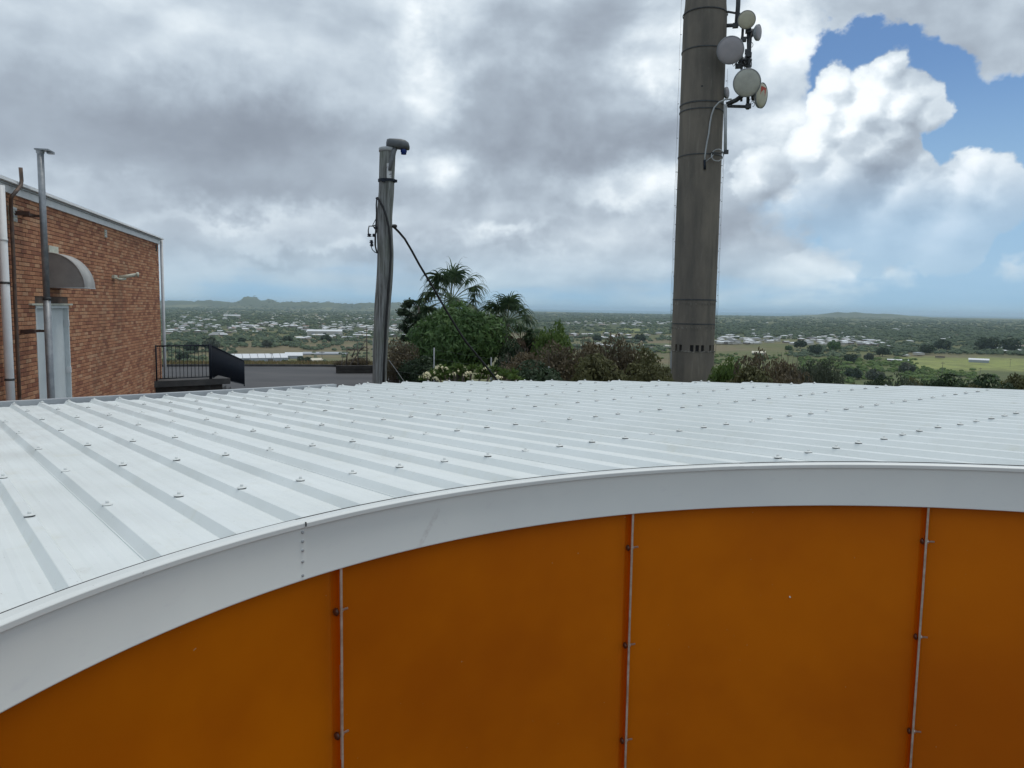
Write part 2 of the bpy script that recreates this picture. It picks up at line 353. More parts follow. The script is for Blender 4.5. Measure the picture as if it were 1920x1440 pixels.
def leafmat(name,ca,cb,cc=None,rough=0.6,trans=0.25):
    m=mat(name,ca,rough,0,0.25); nt,b=nodes(m)
    a=nt.nodes.new('ShaderNodeAttribute'); a.attribute_name='tint'; t=X(nt,a.outputs['Fac'])
    c=mixc(smooth(t,0.0,0.75),ca,cb)
    if cc: c=mixc(smooth(t,0.78,0.95),c,cc)
    c=mixc(smooth(fbm(geo(nt),1.6,3,0.6),0.35,0.7)*0.35,c,tuple(0.6*v for v in ca)); setc(nt,b,c)
    if trans:
        tr=nt.nodes.new('ShaderNodeBsdfTranslucent'); nt.links.new(c.s,tr.inputs[0])
        mx=nt.nodes.new('ShaderNodeMixShader'); mx.inputs[0].default_value=trans
        out=[n for n in nt.nodes if n.type=='OUTPUT_MATERIAL'][0]
        nt.links.new(b.outputs[0],mx.inputs[1]); nt.links.new(tr.outputs[0],mx.inputs[2]); nt.links.new(mx.outputs[0],out.inputs[0])
    return m
M['leaf_green']=leafmat('green_leaves',(0.046,0.098,0.032),(0.105,0.185,0.058),(0.18,0.25,0.085))
M['leaf_bright']=leafmat('bright_leaves',(0.065,0.115,0.03),(0.13,0.20,0.05),(0.19,0.24,0.08))
M['leaf_dark']=leafmat('dark_leaves',(0.028,0.050,0.028),(0.055,0.085,0.042),(0.085,0.115,0.055))
M['leaf_brown']=leafmat('brown_leaves',(0.085,0.073,0.046),(0.165,0.132,0.078),(0.27,0.22,0.15))
M['leaf_olive']=leafmat('olive_leaves',(0.070,0.072,0.034),(0.135,0.135,0.056),(0.19,0.14,0.07))
M['leaf_grey']=leafmat('grey_green_leaves',(0.060,0.078,0.055),(0.115,0.135,0.092),(0.17,0.18,0.13))
M['palm']=leafmat('palm_leaf',(0.042,0.078,0.040),(0.09,0.14,0.062),(0.17,0.19,0.09),0.45)
M['palm_dry']=leafmat('dry_palm_leaf',(0.075,0.050,0.034),(0.15,0.11,0.075),(0.24,0.19,0.13))
M['twig']=noisy('twigs',(0.10,0.08,0.065),(0.16,0.135,0.11),6,0.85)
M['trunk']=noisy('bark',(0.09,0.075,0.06),(0.14,0.12,0.10),5,0.9)
M['petal']=mat('cream_petals',(0.80,0.74,0.48),0.6)
# ================================================================= terrain
G=-3.6; PLAIN=-75.0
def edge_of(a):            # a in degrees from straight ahead, right positive
    return float(np.interp(a,[-180,-60,-9,-4,10,30,180],[60,52,46,31,27,22,22]))
def height(a,d):
    e=edge_of(a)
    if d<=e: return G
    verge=0.08*math.exp(-((d-e-3)/2.6)**2) if a<-5 else 0.0
    if a<-5: z=G-(d-e-2)*0.30 if d>e+2 else G
    else: z=G-(min(d,115)-e)*0.128-max(0,d-115)*0.40
    z=max(z,PLAIN)+verge
    if d>600: z+=2.0*mnoise.noise(Vector((d*math.sin(math.radians(a))/420,d*math.cos(math.radians(a))/420,1)))
    return z
hills=[(472,15000,11,34),(500,15000,7,40),(590,14500,4.5,90),(400,15500,4.5,60),(690,15500,5,40),(640,15000,3,60),(745,15500,5,50),(335,16000,4,70),(540,15000,5.5,40),(1600,17000,0.6,55),(1650,17000,-0.6,60),(1570,17000,-0.2,30)]
HL=[(math.degrees(ae(x,580)[0]),d,px*d/F+73,math.degrees(wp/F)) for x,d,px,wp in hills]
def hill(a,d):
    z=0
    for ha,hd,hh,hw in HL:
        if abs(a-ha)<3*hw: z=max(z,hh*math.exp(-((a-ha)/hw)**2)*math.exp(-((d-hd)/1600)**2))
    if z>5: z*=1+0.38*mnoise.noise(Vector((a*1.6,d/900,0)))+0.25*mnoise.noise(Vector((a*5,d/500,3)))
    return z
az_list=[-180,-150,-120,-100,-80,-65,-55,-48,-42]+list(np.arange(-38,42.01,0.2))+[46,52,60,75,90,110,130,155]
az_list=[float(a) for a in az_list]
rad=[1.5,8,16]+list(np.arange(20,60,2.0))+list(np.arange(60,320,12))+[340,380,430,500,600]+list(600*1.028**np.arange(1,130))
rad=[r_ for r_ in rad if r_<22000]
def field(x,y,p,a,d):
    n1=mnoise.fractal(Vector((p[0]/260,p[1]/260,2.0)),1.0,2.0,4); n2=mnoise.noise(Vector((p[0]/900,p[1]/900,7)))
    n3=mnoise.noise(Vector((a*0.55,math.log(max(d,1))*14,5.0)))
    if d<600:
        dry=(0.20,0.155,0.085); grn=(0.10,0.115,0.05); t=min(1,max(0,0.5+n1))
        return tuple(dry[i]*t+grn[i]*(1-t) for i in range(3))
    dark=(0.065,0.085,0.044); olive=(0.135,0.152,0.075); pale=(0.22,0.225,0.115); brown=(0.215,0.175,0.11); grass=(0.28,0.31,0.11)
    def mx(a_,b_,t): t=min(1,max(0,t)); return tuple(a_[i]*(1-t)+b_[i]*t for i in range(3))
    hy=577+0.015*(x-960)
    k=y-hy
    if k<4.5: c=mx(dark,olive,0.35+n3)
    elif k<24: c=mx(dark,pale,0.42+0.9*n3)
    elif k<48: c=mx(dark,olive,0.4+0.7*n3)
    else: c=mx(olive,mx(brown,pale,0.5+n2),0.45+0.9*n1)
    if x<760:
        if 50<k<74 and 400<x<560: c=mx((0.15,0.165,0.07),brown,0.45+1.3*n1)
        if 74<=k<100: c=mx(brown,olive,0.35+n1)
    elif x<1260:
        if 36<k<46 and x>1120: c=mx(grass,olive,0.5+n1)
        if 46<=k<62: c=mx(brown,olive,0.3+n1)
    else:
        if 60<k<82 and x<1700: c=mx(brown,(0.155,0.165,0.075),0.5+n1)
        if k>=82 and x<1690: c=mx((0.13,0.155,0.06),(0.17,0.165,0.085),0.5+n1)
        if 80<k<105 and x>1690: c=mx(grass,(0.20,0.20,0.10),0.35+n1)
        if k>=105: c=mx((0.12,0.15,0.06),olive,0.5+n1)
    return c
verts=[];cols=[]
for d in rad:
    for a in az_list:
        ar=math.radians(a); z=height(a,d)+(hill(a,d) if d>9000 else 0)
        p=(d*math.sin(ar),d*math.cos(ar),z); verts.append(p)
        if abs(a)<50:
            px,py=proj(p); cols.append(field(px,py,p,a,d))
        else: cols.append((0.10,0.11,0.06) if d>60 else (0.09,0.09,0.08))
NA=len(az_list); faces=[]
for i in range(len(rad)-1):
    for j in range(NA):
        k=(j+1)%NA; faces.append((i*NA+j,i*NA+k,(i+1)*NA+k,(i+1)*NA+j))
faces.append(tuple(range(NA-1,-1,-1)))
me=bpy.data.meshes.new('ground'); me.from_pydata(verts,[],faces)
ca=me.color_attributes.new('land','FLOAT_COLOR','POINT')
ca.data.foreach_set('color',np.c_[np.array(cols),np.ones(len(cols))].astype(np.float32).reshape(-1))
m=M['ground']=mat('grass_and_soil',(0.1,0.1,0.05),0.95,0,0.1); nt,b=nodes(m); p=geo(nt)
a_=nt.nodes.new('ShaderNodeAttribute'); a_.attribute_name='land'; c=X(nt,a_.outputs['Color'])
c=mixc(smooth(fbm(p,0.045,6,0.65),0.42,0.62)*0.4,c,(0.090,0.10,0.050)); c=mixc(smooth(fbm(mapping(p,1,1,1),0.012,6,0.7),0.5,0.75)*0.35,c,(0.19,0.165,0.11))
setc(nt,b,c); me.materials.append(m)
me.polygons.foreach_set('use_smooth',[True]*len(me.polygons))
tag(link('ground',me),kind='structure')
# sea, beyond the coast, out to the horizon
sv=[];sf=[]
coast=[(-50,19800),(-30,19800),(-2,19800),(2,16500),(6,14500),(14,13200),(19,13500),(22,16500),(24,19500),(50,19800)]
aa=[-50+i for i in range(101)]
for a in aa:
    d0=float(np.interp(a,[c_[0] for c_ in coast],[c_[1] for c_ in coast]))
    for d in (d0,30000,75000):
        ar=math.radians(a); sv.append((d*math.sin(ar),d*math.cos(ar),PLAIN+3.2))
sf=[(i*3+j,i*3+j+1,(i+1)*3+j+1,(i+1)*3+j) for i in range(100) for j in range(2)]
mb=MB(); mb.add(sv,sf); m=mat('sea_water',(0.11,0.235,0.31),0.6); o=mb.build('sea',m); tag(o,kind='structure')
# haze
def haze(dens):
    bb=MB(); bb.box((0,0,(-79+121)/2),((1,0,0),(0,1,0),(0,0,1)),(80000,80000,100))
    m=bpy.data.materials.new('haze_air'); m.use_nodes=True; nt=m.node_tree; nt.nodes.clear()
    v=nt.nodes.new('ShaderNodeVolumePrincipled'); v.inputs['Color'].default_value=(0.70,0.86,1.0,1); v.inputs['Density'].default_value=dens; v.inputs['Anisotropy'].default_value=0.2
    o_=nt.nodes.new('ShaderNodeOutputMaterial'); nt.links.new(v.outputs[0],o_.inputs['Volume'])
    tag(bb.build('haze',m),kind='stuff')
HAZE=True
if HAZE: haze(3.8e-5)
# asphalt yard behind the brick building
v=[];nn=0
for a in range(-60,-3,2):
    ar=math.radians(a); e=edge_of(a)-0.6
    if a>-9: e=min(e,44)
    v+=[(9*math.sin(ar),9*math.cos(ar),G+0.02),(e*math.sin(ar),e*math.cos(ar),G+0.02)]; nn+=1
mb=MB(); mb.add(v,[(2*i,2*i+1,2*i+3,2*i+2) for i in range(nn-1)]); tag(mb.build('asphalt_yard',M['asphalt']),kind='structure')
mb=MB(); pts=[]
for a in range(-60,-8,2):
    ar=math.radians(a); e=edge_of(a)-0.5; pts.append(Vector((e*math.sin(ar),e*math.cos(ar),G+0.03)))
for i in range(len(pts)-1):
    d_=(pts[i+1]-pts[i]); L=d_.length; d_.normalize(); mb.box((pts[i]+pts[i+1])/2+Vector((0,0,0.04)),(d_,Vector((-d_.y,d_.x,0)),(0,0,1)),(L/2,0.08,0.07))
o=mb.build('kerb',M['concrete_edge']); tag(o,kind='structure')
# ================================================================= the curved building
r_=ray(-160,652).normalized(); q_=ray(2819,604).normalized(); q_=(q_-r_*q_.dot(r_)).normalized(); n_=q_.cross(r_).normalized()
if n_.z<0: n_=-n_
H=0.4587
def RP(u,v,w=0.0): return r_*u+q_*v+n_*(w-H)
CU,CV=0.045,1.256
def RC(phi,rad,w=0.0): return RP(CU+rad*math.cos(phi),CV+rad*math.sin(phi),w)
nt,b=nodes(M['roof']); old=X(nt,b.inputs['Base Color'].links[0].from_socket); P0_=geo(nt)
def dotn(v): n=nt.nodes.new('ShaderNodeVectorMath'); n.operation='DOT_PRODUCT'; nt.links.new(P0_.s,n.inputs[0]); n.inputs[1].default_value=tuple(v); return X(nt,n.outputs['Value'])
ru,rv=dotn(r_),dotn(q_)
stk=fbm(vec(nt,ru*0.55,rv*11.0,0.0),1.6,5,0.6); sp2=fbm(vec(nt,ru*2.2,rv*3.2,4.0),2.6,5,0.7)
cc_=mixc(smooth(stk,0.52,0.78)*0.22,old,(0.60,0.605,0.56)); cc_=mixc(smooth(sp2,0.60,0.78)*0.38,cc_,(0.55,0.55,0.50)); cc_=mixc(smooth(fbm(P0_,160,1,0.5),0.79,0.82)*0.7,cc_,(0.18,0.17,0.14)); setc(nt,b,cc_)
RF,RPAN,RTIP=1.866,1.902,1.873
house=empty('curved_building',RC(0,5,0)+Vector((0,0,-3.1)),'low curved building with ribbed white metal roof and orange moulded wall panels in the foreground','building')
HO=house.location
def hp(mb,name,mats,parent=house): # build in world coordinates under the building
    o=mb.build(name,mats,None); o.parent=parent
    o.matrix_parent_inverse=Matrix.Translation(-Vector(HO)); return o
far=[(7.33,2.95),(7.36,3.4),(7.36,3.70),(7.60,3.74),(7.42,4.15),(7.08,4.67),(6.33,5.32),(5.65,5.74),(4.94,6.10),(4.23,6.40),(3.56,6.60),(2.92,6.71),(2.22,6.73),(1.4,6.66),(0.6,6.50),(-0.2,6.25),(-1.0,5.9)]
fv=[p[1] for p in far[:12]]; fu=[p[0] for p in far[:12]]
vmax=6.73
def u_end(v):
    if v<2.95: return 7.30
    if v>=6.71: return 2.95
    return float(np.interp(v,fv,fu))
def u_start(v):
    s=1.897**2-(v-CV)**2
    if v<-0.42: return 0.95
    if v>CV+1.85: # beyond the top of the ring
        return 0.05 if v<6.3 else 0.6+ (v-6.3)*4.0
    return CU+math.sqrt(max(s,0.0))
prof=[(-0.031,-0.0243,1),(-0.0285,-0.0232,1),(-0.0125,-0.0008,1),(-0.0105,0,1),(0.0105,0,0),(0.0125,-0.0008,0),(0.0275,-0.025,0),(0.052,-0.025,0),(0.060,-0.0233,0),(0.076,-0.0233,0),(0.084,-0.025,0),(0.106,-0.025,0),(0.114,-0.0233,0),(0.130,-0.0233,0),(0.138,-0.025,0),(0.160,-0.025,0)]
RIB=0.19; V0=0.17*RIB
def rib_v(k): return V0+RIB*k
sheets=[]; NU=30
ks=list(range(-18,36))
first=-18
for s0 in range(-18,36,4):
    mb=MB(); pv=[]
    for k in range(s0,s0+4):
        for (dv,w,ov) in prof:
            if k>s0 and ov and dv==-0.031: continue
            lift=0.0022 if (k==s0 and dv<0.02) else 0.0
            pv.append((rib_v(k)+dv,(w if (k==s0 or dv!=-0.0285) else -0.025)+lift))
    # run on under the next sheet's first rib
    pv+= [(rib_v(s0+4)-0.0285,-0.025),(rib_v(s0+4)-0.0135,-0.0030)]
    pv.insert(0,(pv[0][0],-0.0265))
    pv=[(v,w) for v,w in pv if v<vmax+0.02]
    if len(pv)<6: continue
    vs=[];fs=[]
    for v,w in pv:
        a_,b_=u_start(v),u_end(min(v,vmax-0.03))
        if b_<a_+0.05: b_=a_+0.05
        for i in range(NU+1):
            u=a_+(b_-a_)*i/NU
            dw=0.0011*mnoise.noise(Vector((u*1.5,v*5,0)))+0.0006*mnoise.noise(Vector((u*6,v*11,4)))
            ww=w+(dw if w<-0.02 else dw*0.3)
            vs.append(RP(u,v,ww))
    nu=NU+1
    for j in range(len(pv)-1):
        for i in range(NU): fs.append((j*nu+i,j*nu+i+1,(j+1)*nu+i+1,(j+1)*nu+i))
    mb.add(vs,fs); o=hp(mb,'roof_sheet',M['roof']); sheets.append((s0,o))
# screws on the rib crests
sm=MB(); sm.lathe((0,0,0),(0,0,1),[(0.0135,-0.0008),(0.0142,0.0026)],12,2,False)
sm.lathe((0,0,0),(0,0,1),[(0.0150,0.0024),(0.0158,0.0032),(0.0150,0.0044),(0.0085,0.0068),(0.0055,0.0074)],14,0)
sm.lathe((0,0,0),(0,0,1),[(0.0050,0.007),(0.0052,0.0125),(0.0040,0.0138),(0.0,0.0140)],6,0,False)
sme=sm.mesh('screw',[M['flash'],M['flash'],M['rubber']])
Q=Matrix((q_,r_,n_)).transposed().to_4x4()
rows=[0.84,1.628,2.417,3.193,3.962,4.757,5.55,6.345]
for s0,sh in sheets:
    for k in range(s0,s0+4):
        v=rib_v(k)
        if v>vmax-0.05 or v<-1.3: continue
        us=[u for u in rows if u_start(v)+0.07<u<u_end(v)-0.12]+[u_end(v)-0.07]
        for u in us:
            uu=u+random.uniform(-0.012,0.012); p=RP(uu,v+random.uniform(-0.002,0.002),0.0005)
            o=link('screw',sme,sh); o.matrix_parent_inverse=Matrix.Identity(4)
            tilt=Matrix.Rotation(random.uniform(-0.06,0.06),4,'X')@Matrix.Rotation(random.uniform(-0.06,0.06),4,'Y')@Matrix.Rotation(random.uniform(0,1),4,'Z')
            o.matrix_local=Matrix.Translation(p)@Q@tilt
# eave capping and fascia along the ring, in the pieces whose joints show
def phi_at(px,py,radius,w):
    best=None
    for i in range(-3000,3000):
        ph=i/1000*1.2; p=RC(ph,radius,w)
        if p.y*cp-p.z*sp<0.1: continue
        x,y=proj(p)
        if abs(ph)<1.9 and (best is None or abs(x-px)<best[0]): best=(abs(x-px),ph)
    return best[1]
ph568=phi_at(569,990,RF,-0.01); ph1386=phi_at(1386,870,1.90,0)
PH0,PH1=-math.pi*0.62,math.pi*0.80
def sweep(mb,a,b,secs,step=0.02,mi=0,smooth=True,dropw=None,ends=True):
    n=max(2,int(abs(b-a)/step)+1); vs=[]
    for i in range(n+1):
        ph=a+(b-a)*i/n
        for (rr,w,dz_) in secs: vs.append(RC(ph,rr,w)+Vector((0,0,-dz_)))
    L=len(secs); fs=[(i*L+j,i*L+j+1,(i+1)*L+j+1,(i+1)*L+j) for i in range(n) for j in range(L-1)]
    mb.add(vs,fs,mi,smooth)
    if ends: mb.add(vs[:L],[tuple(range(L))],mi); mb.add(vs[-L:],[tuple(reversed(range(L)))],mi)
capsec=[(1.906,-0.004,0),(1.907,0.0015,0),(1.905,0.0030,0),(1.8705,0.0052,0),(1.8680,0.0048,0),(1.8618,0.0012,0),(1.8606,-0.0005,0),(1.8610,-0.0105,0),(1.865,-0.0112,0)]
DROP=0.131
def fsec(r0): return [(r0+0.001,-0.004,0),(r0,-0.0155,0),(r0,-0.0155,DROP-0.004),(r0-0.0015,-0.0155,DROP-0.002),(r0-0.0005,-0.0155,DROP),(r0+0.006,-0.0155,DROP)]
lap=0.004
caps=[(PH0,ph568+0.0015,0.0012),(ph568,ph1386+0.001,0.0),(ph1386,PH1,-0.0008)]
for a,b,off in caps:
    mb=MB(); sweep(mb,a,b,[(r0-off*0.6,w+off,z) for r0,w,z in capsec],smooth=False,step=0.012); hp(mb,'eave_capping',M['flash'])
mb=MB(); sweep(mb,PH0,PH1,[(1.9058,0.0042,0),(1.9075,0.0046,0),(1.9095,0.0040,0),(1.9100,0.0,0)],ends=False); hp(mb,'edge_shadow_strip',M['rubber'])  # added dark strip standing in for the shadow beyond the capping edge
mb=MB()  # little open notch of the joint, dark
mb.box(RC(ph568+0.001,1.8595,-0.0015),(r_,q_,n_),(0.0022,0.0014,0.0055)); hp(mb,'joint_gap',M['rubber'])
fm,fc=M['fascia_c']; nt,b=nodes(fm)
# smudge across the fascia
sA=at(826,950,math.hypot(*RC(phi_at(826,950,RF,-0.02),RF).xy)); sB=at(782,1032,math.hypot(*RC(phi_at(782,1030,RF,-0.02),RF).xy))
ax=(sB-sA); Ls=ax.length; ax.normalize()
pp=geo(nt); dn=nt.nodes.new('ShaderNodeVectorMath'); dn.operation='SUBTRACT'; nt.links.new(pp.s,dn.inputs[0]); dn.inputs[1].default_value=tuple(sA)
dt=nt.nodes.new('ShaderNodeVectorMath'); dt.operation='DOT_PRODUCT'; nt.links.new(dn.outputs[0],dt.inputs[0]); dt.inputs[1].default_value=tuple(ax); tt=X(nt,dt.outputs['Value'])
ln=nt.nodes.new('ShaderNodeVectorMath'); ln.operation='LENGTH'; nt.links.new(dn.outputs[0],ln.inputs[0]); l2=X(nt,ln.outputs['Value'])
perp=(l2*l2-tt*tt).mx(0)._m('SQRT')
msk=(1-smooth(perp+(fbm(pp,40,3,0.6)-0.5)*0.012,0.004,0.012))*smooth(tt,-0.005,0.03)*(1-smooth(tt,Ls-0.03,Ls+0.005))
setc(nt,b,mixc(msk*smooth(fbm(pp,55,4,0.7),0.3,0.6)*0.55,fc,(0.50,0.48,0.46)))
fas=[(PH0,ph568+lap,-0.0012),(ph568+0.0005,PH1,0.0)]
fobj=[]
for a,b_,off in fas:
    mb=MB(); sweep(mb,a,b_,fsec(RF+off)); fobj.append(hp(mb,'fascia',fm))
for py in (998,1015,1032,1053,1079):
    d=ray(567.6,py); R0=RC(ph568-0.003,RF-0.002,-0.0155); t=math.hypot(R0.x,R0.y)/math.hypot(d.x,d.y); p=d*t
    inw=(RC(ph568,0)-RC(ph568,1)).normalized(); mb=MB(); mb.lathe(p,inw,[(0.0042,-0.001),(0.0040,0.0012),(0.0022,0.0022),(0,0.0024)],8)
    o=hp(mb,'rivet',M['gutter'],house); o.parent=fobj[0]; o.matrix_parent_inverse=Matrix.Identity(4); o.matrix_local=Matrix.Identity(4)
# orange wall panels with their flanges and bolts
def ph_joint(px,py):
    best=None
    for i in range(-900,1700):
        ph=i/1000; p=RC(ph,RTIP,0); z=None
        d=ray(px,py); # plan bearing match
        e=abs(math.atan2(p.x,p.y)-math.atan2(d.x,d.y))
        if best is None or e<best[0]: best=(e,ph)
    return best[1]
J=[ph_joint(639,1080),ph_joint(1186,970),ph_joint(1740,956)]
st=(J[2]-J[0])/2
joints=[J[0]-2*st,J[0]-st,J[0],J[1],J[2],J[2]+st,J[2]+2*st]
zc=[ray(1187,y_)*(RC(J[1],RTIP).xy.length/math.hypot(*ray(1187,y_).xy)) for y_ in (1030,1213,1392)]
bz=[-0.0]; ztop1=RC(J[1],RTIP).z; bzs=[v_.z-ztop1 for v_ in zc]; sp_=(bzs[2]-bzs[0])/2
bzs=bzs+[bzs[2]+sp_*i for i in range(1,6)]
def panel_mesh(mb,a,b):
    """curved sheet whose vertical edges turn inwards as a rounded corner"""
    n=26; secs=[]
    vs=[];rows_=9
    for i in range(n+1):
        ph=a+(b-a)*i/n
        rr=RPAN+0.004*math.sin(math.pi*i/n)
        secs.append((ph,rr))
    e=0.0022
    left=[(a+e,RTIP),(a+e,RPAN-0.016),(a+e+0.0015,RPAN-0.009),(a+e+0.005,RPAN-0.003),(a+e+0.011,RPAN)]
    right=[(b-e-0.011,RPAN),(b-e-0.005,RPAN-0.003),(b-e-0.0015,RPAN-0.009),(b-e,RPAN-0.016),(b-e,RTIP)]
    pth=left+secs[1:-1]+right
    zs=[0.0,-0.08,-0.2,-0.4,-0.7,-1.2,-1.9,-2.6,-3.2]
    for z in zs:
        for ph,rr in pth:
            p=RC(ph,rr,-0.012); wob=0.0015*mnoise.noise(Vector((ph*9,z*3,1)))
            vs.append(Vector((p.x,p.y,max(p.z+z-0.02,G)))+Vector((wob,wob,0)))
    L=len(pth); fs=[(i*L+j,i*L+j+1,(i+1)*L+j+1,(i+1)*L+j) for i in range(len(zs)-1) for j in range(L-1)]
    nl=3; fm_=[1 if (f[0]%L<nl or f[0]%L>=L-1-nl) else 0 for f in fs]
    b0=len(mb.v); mb.v+=[tuple(v) for v in vs]; mb.f+=[tuple(i+b0 for i in f) for f in fs]; mb.m+=fm_; mb.sm+=[True]*len(fs)
for i in range(len(joints)-1):
    mb=MB(); panel_mesh(mb,joints[i],joints[i+1]); hp(mb,'wall_panel',[M['orange'],M['orange_thin']])
for j,ph in enumerate(joints[1:-1]):
    mb=MB(); vs=[]
    for z in (0.0,-3.2):
        for e,rr in ((-0.0021,RTIP+0.004),(-0.0021,RTIP-0.0014),(0.0021,RTIP-0.0014),(0.0021,RTIP+0.004),(0.0006,RPAN),(-0.0006,RPAN)):
            p=RC(ph+e*0.9,rr,-0.03); vs.append((p.x,p.y,p.z+z))
    mb.add(vs,[(k,k+1,k+7,k+6) for k in range(5)]); strip=hp(mb,'joint_strip',M['alu'])
    tang=(RC(ph+0.01,1.9)-RC(ph-0.01,1.9)).normalized(); base=RC(ph,RTIP+0.011)
    for dz_ in bzs:
        p=Vector((base.x,base.y,RC(ph,RTIP).z+dz_+random.uniform(-0.004,0.004)))
        mb=MB(); mb.lathe(p,-tang,[(0.003,0.006),(0.0105,0.006),(0.0112,0.009),(0.0092,0.0125),(0.0045,0.0155),(0,0.016)],12,1)
        mb.lathe(p,tang,[(0.0028,0.0),(0.0072,0.006),(0.0072,0.011),(0.0032,0.0115),(0.0034,0.030),(0,0.0305)],8,0)
        hp(mb,'bolt',[M['bolt'],M['bolthead']])
p=ray(1489,1128)*(RC(0.62,RPAN).xy.length/math.hypot(*ray(1489,1128).xy)); mb=MB(); ctr=RC(0,0); dcam=Vector((p.x-ctr.x,p.y-ctr.y,0)).normalized(); p=Vector((ctr.x,ctr.y,p.z))+dcam*(RPAN+0.001); mb.lathe(p,-dcam,[(0.0035,-0.003),(0.003,0.004),(0,0.005)],7); hp(mb,'paint_speck',M['flash'])
# small end upstand behind the sheet ends on the left, edge trim round the far side, outer walls
mb=MB()
for va,vb in ((-3.3,3.42),):
    A=[RP(7.37,va,-0.05),RP(7.37,va,0.016),RP(7.46,va,0.018),RP(7.47,va,-0.03)]; B=[RP(7.37,vb,-0.05),RP(7.37,vb,0.012),RP(7.46,vb,0.014),RP(7.47,vb,-0.03)]
    mb.add(A+B,[(0,1,5,4),(1,2,6,5),(2,3,7,6),(4,5,6,7)])
    mb.add([RP(7.20,va,-0.034),RP(7.37,va,-0.034),RP(7.20,vb,-0.034),RP(7.37,vb,-0.034)],[(0,1,3,2)])
hp(mb,'end_flashing',M['gutter'])
outl=[(p[0]+0.02,p[1]) for p in far[3:]]
mb=MB(); vs=[]
for i,(u,v) in enumerate(outl):
    a_=outl[max(i-1,0)]; b_=outl[min(i+1,len(outl)-1)]; tx,ty=b_[0]-a_[0],b_[1]-a_[1]; L=math.hypot(tx,ty); nx,ny=-ty/L*-1,tx/L*-1
    nx,ny=(ty/L,-tx/L)
    for off,w in ((-0.03,-0.034),(0.0,-0.032),(0.022,-0.031),(0.026,-0.05),(0.026,-0.2)): vs.append(RP(u+nx*off,v+ny*off,w))
mb.add(vs,[(i*5+j,i*5+j+1,(i+1)*5+j+1,(i+1)*5+j) for i in range(len(outl)-1) for j in range(4)],0,True); hp(mb,'edge_trim',M['gutter'])
mb=MB(); vs=[]; ol=[(7.40,-3.3),(7.40,3.4)]+[(p[0]-0.02,p[1]-0.03) for p in far[3:]]
for u,v in ol:
    p=RP(u,v,-0.07); vs+=[p,Vector((p.x,p.y,G))]
mb.add(vs,[(2*i,2*i+1,2*i+3,2*i+2) for i in range(len(ol)-1)]); hp(mb,'outer_wall',M['whitewall'])
mb=MB(); mb.add([(-4,-3,G+0.01),(9,-3,G+0.01),(9,5.5,G+0.01),(-4,5.5,G+0.01)],[(0,1,2,3)]); tag(mb.build('courtyard_paving',M['asphalt']),kind='structure')
# ================================================================= concrete tower
M['tower_pale']=noisy('pale_concrete',(0.30,0.28,0.25),(0.12,0.115,0.10),3,0.9,lo=0.42,hi=0.58)
TD=37.0
def px2(x,y,d): return at(x,y,d)
tb=at(1299,640,TD); TC=Vector((tb.x,tb.y,0)); TDIR=Vector((TC.x,TC.y,0)).normalized()
def tz(y): return at(1310,y,TD-0.98).z
tower=empty('concrete_tower',(TC.x,TC.y,-7.5),'tall round weathered concrete tower with dark straps, rising behind the curved roof','tower')
def tp(mb,name,mats,smooth=None):
    o=mb.build(name,mats,None); o.parent=tower; o.matrix_parent_inverse=Matrix.Translation(-Vector(tower.location)); return o
zs=[(-7.5,1.0),(tz(661),0.992)]
mb=MB(); mb.lathe(TC,(0,0,1),[(1.01,-7.5),(1.0,tz(661))],72); mb.lathe(TC,(0,0,1),[(1.0,tz(661)),(0.985,tz(660)),(0.0,tz(660))],72,0,False); tp(mb,'lower_shaft',M['tower'])
z1,z2=tz(659.5),tz(647.5)
mb=MB(); mb.lathe(TC,(0,0,1),[(0.86,z1-0.02),(0.86,z2+0.02)],48); tp(mb,'slot_recess',M['rubber'])
# piers between the slots
mb=MB(); na=30
slot_px=[1269,1277,1297.5,1307.5,1317,1331,1336.5]
def bearing(px): # angle round the tower facing the camera
    x0=1299; s_=(px-x0)/39.6; return math.asin(max(-0.99,min(0.99,s_)))
right=Vector((TDIR.y,-TDIR.x,0))
def tang_pt(th,rad,z): # th from the near face, right positive
    return TC+(-TDIR*math.cos(th)+right*math.sin(th))*rad+Vector((0,0,z))
sl_=[bearing(x) for x in slot_px]; hw=[0.078,0.072,0.082,0.085,0.08,0.085,0.075]
segs=[]; allsl=sorted([(t,h) for t,h in zip(sl_,hw)]+[(1.6+k*0.42,0.08) for k in range(8)])
edges=[]
for i,(t,h) in enumerate(allsl):
    t2,h2=allsl[(i+1)%len(allsl)]; t2=t2+(2*math.pi if i==len(allsl)-1 else 0); a_,b_=t+h,t2-h2
    if b_-a_>0.02: edges.append((a_,b_))
for a_,b_ in edges:
    n=max(2,int((b_-a_)/0.08)+1); vs=[]
    for i in range(n):
        th=a_+(b_-a_)*i/(n-1); vs+=[tang_pt(th,0.985,z1-0.01),tang_pt(th,0.982,z2+0.01)]
    fs=[(2*i,2*i+2,2*i+3,2*i+1) for i in range(n-1)]
    vs+=[tang_pt(a_,0.85,z1),tang_pt(a_,0.85,z2),tang_pt(b_,0.85,z1),tang_pt(b_,0.85,z2)]; L=2*n
    fs+=[(0,1,L+1,L),(L-2,L+2,L+3,L-1)]
    mb.add(vs,fs,0,False)
tp(mb,'slot_pier',M['tower'])
prof_=[(0.983,z2)]
for y,r0 in ((600,0.98),(500,0.978),(400,0.976),(300,0.972),(200,0.968),(100,0.966),(29,0.962),(14,0.95),(-6,0.905),(-60,0.87),(-160,0.80),(-260,0.74)): prof_.append((r0,tz(y)))
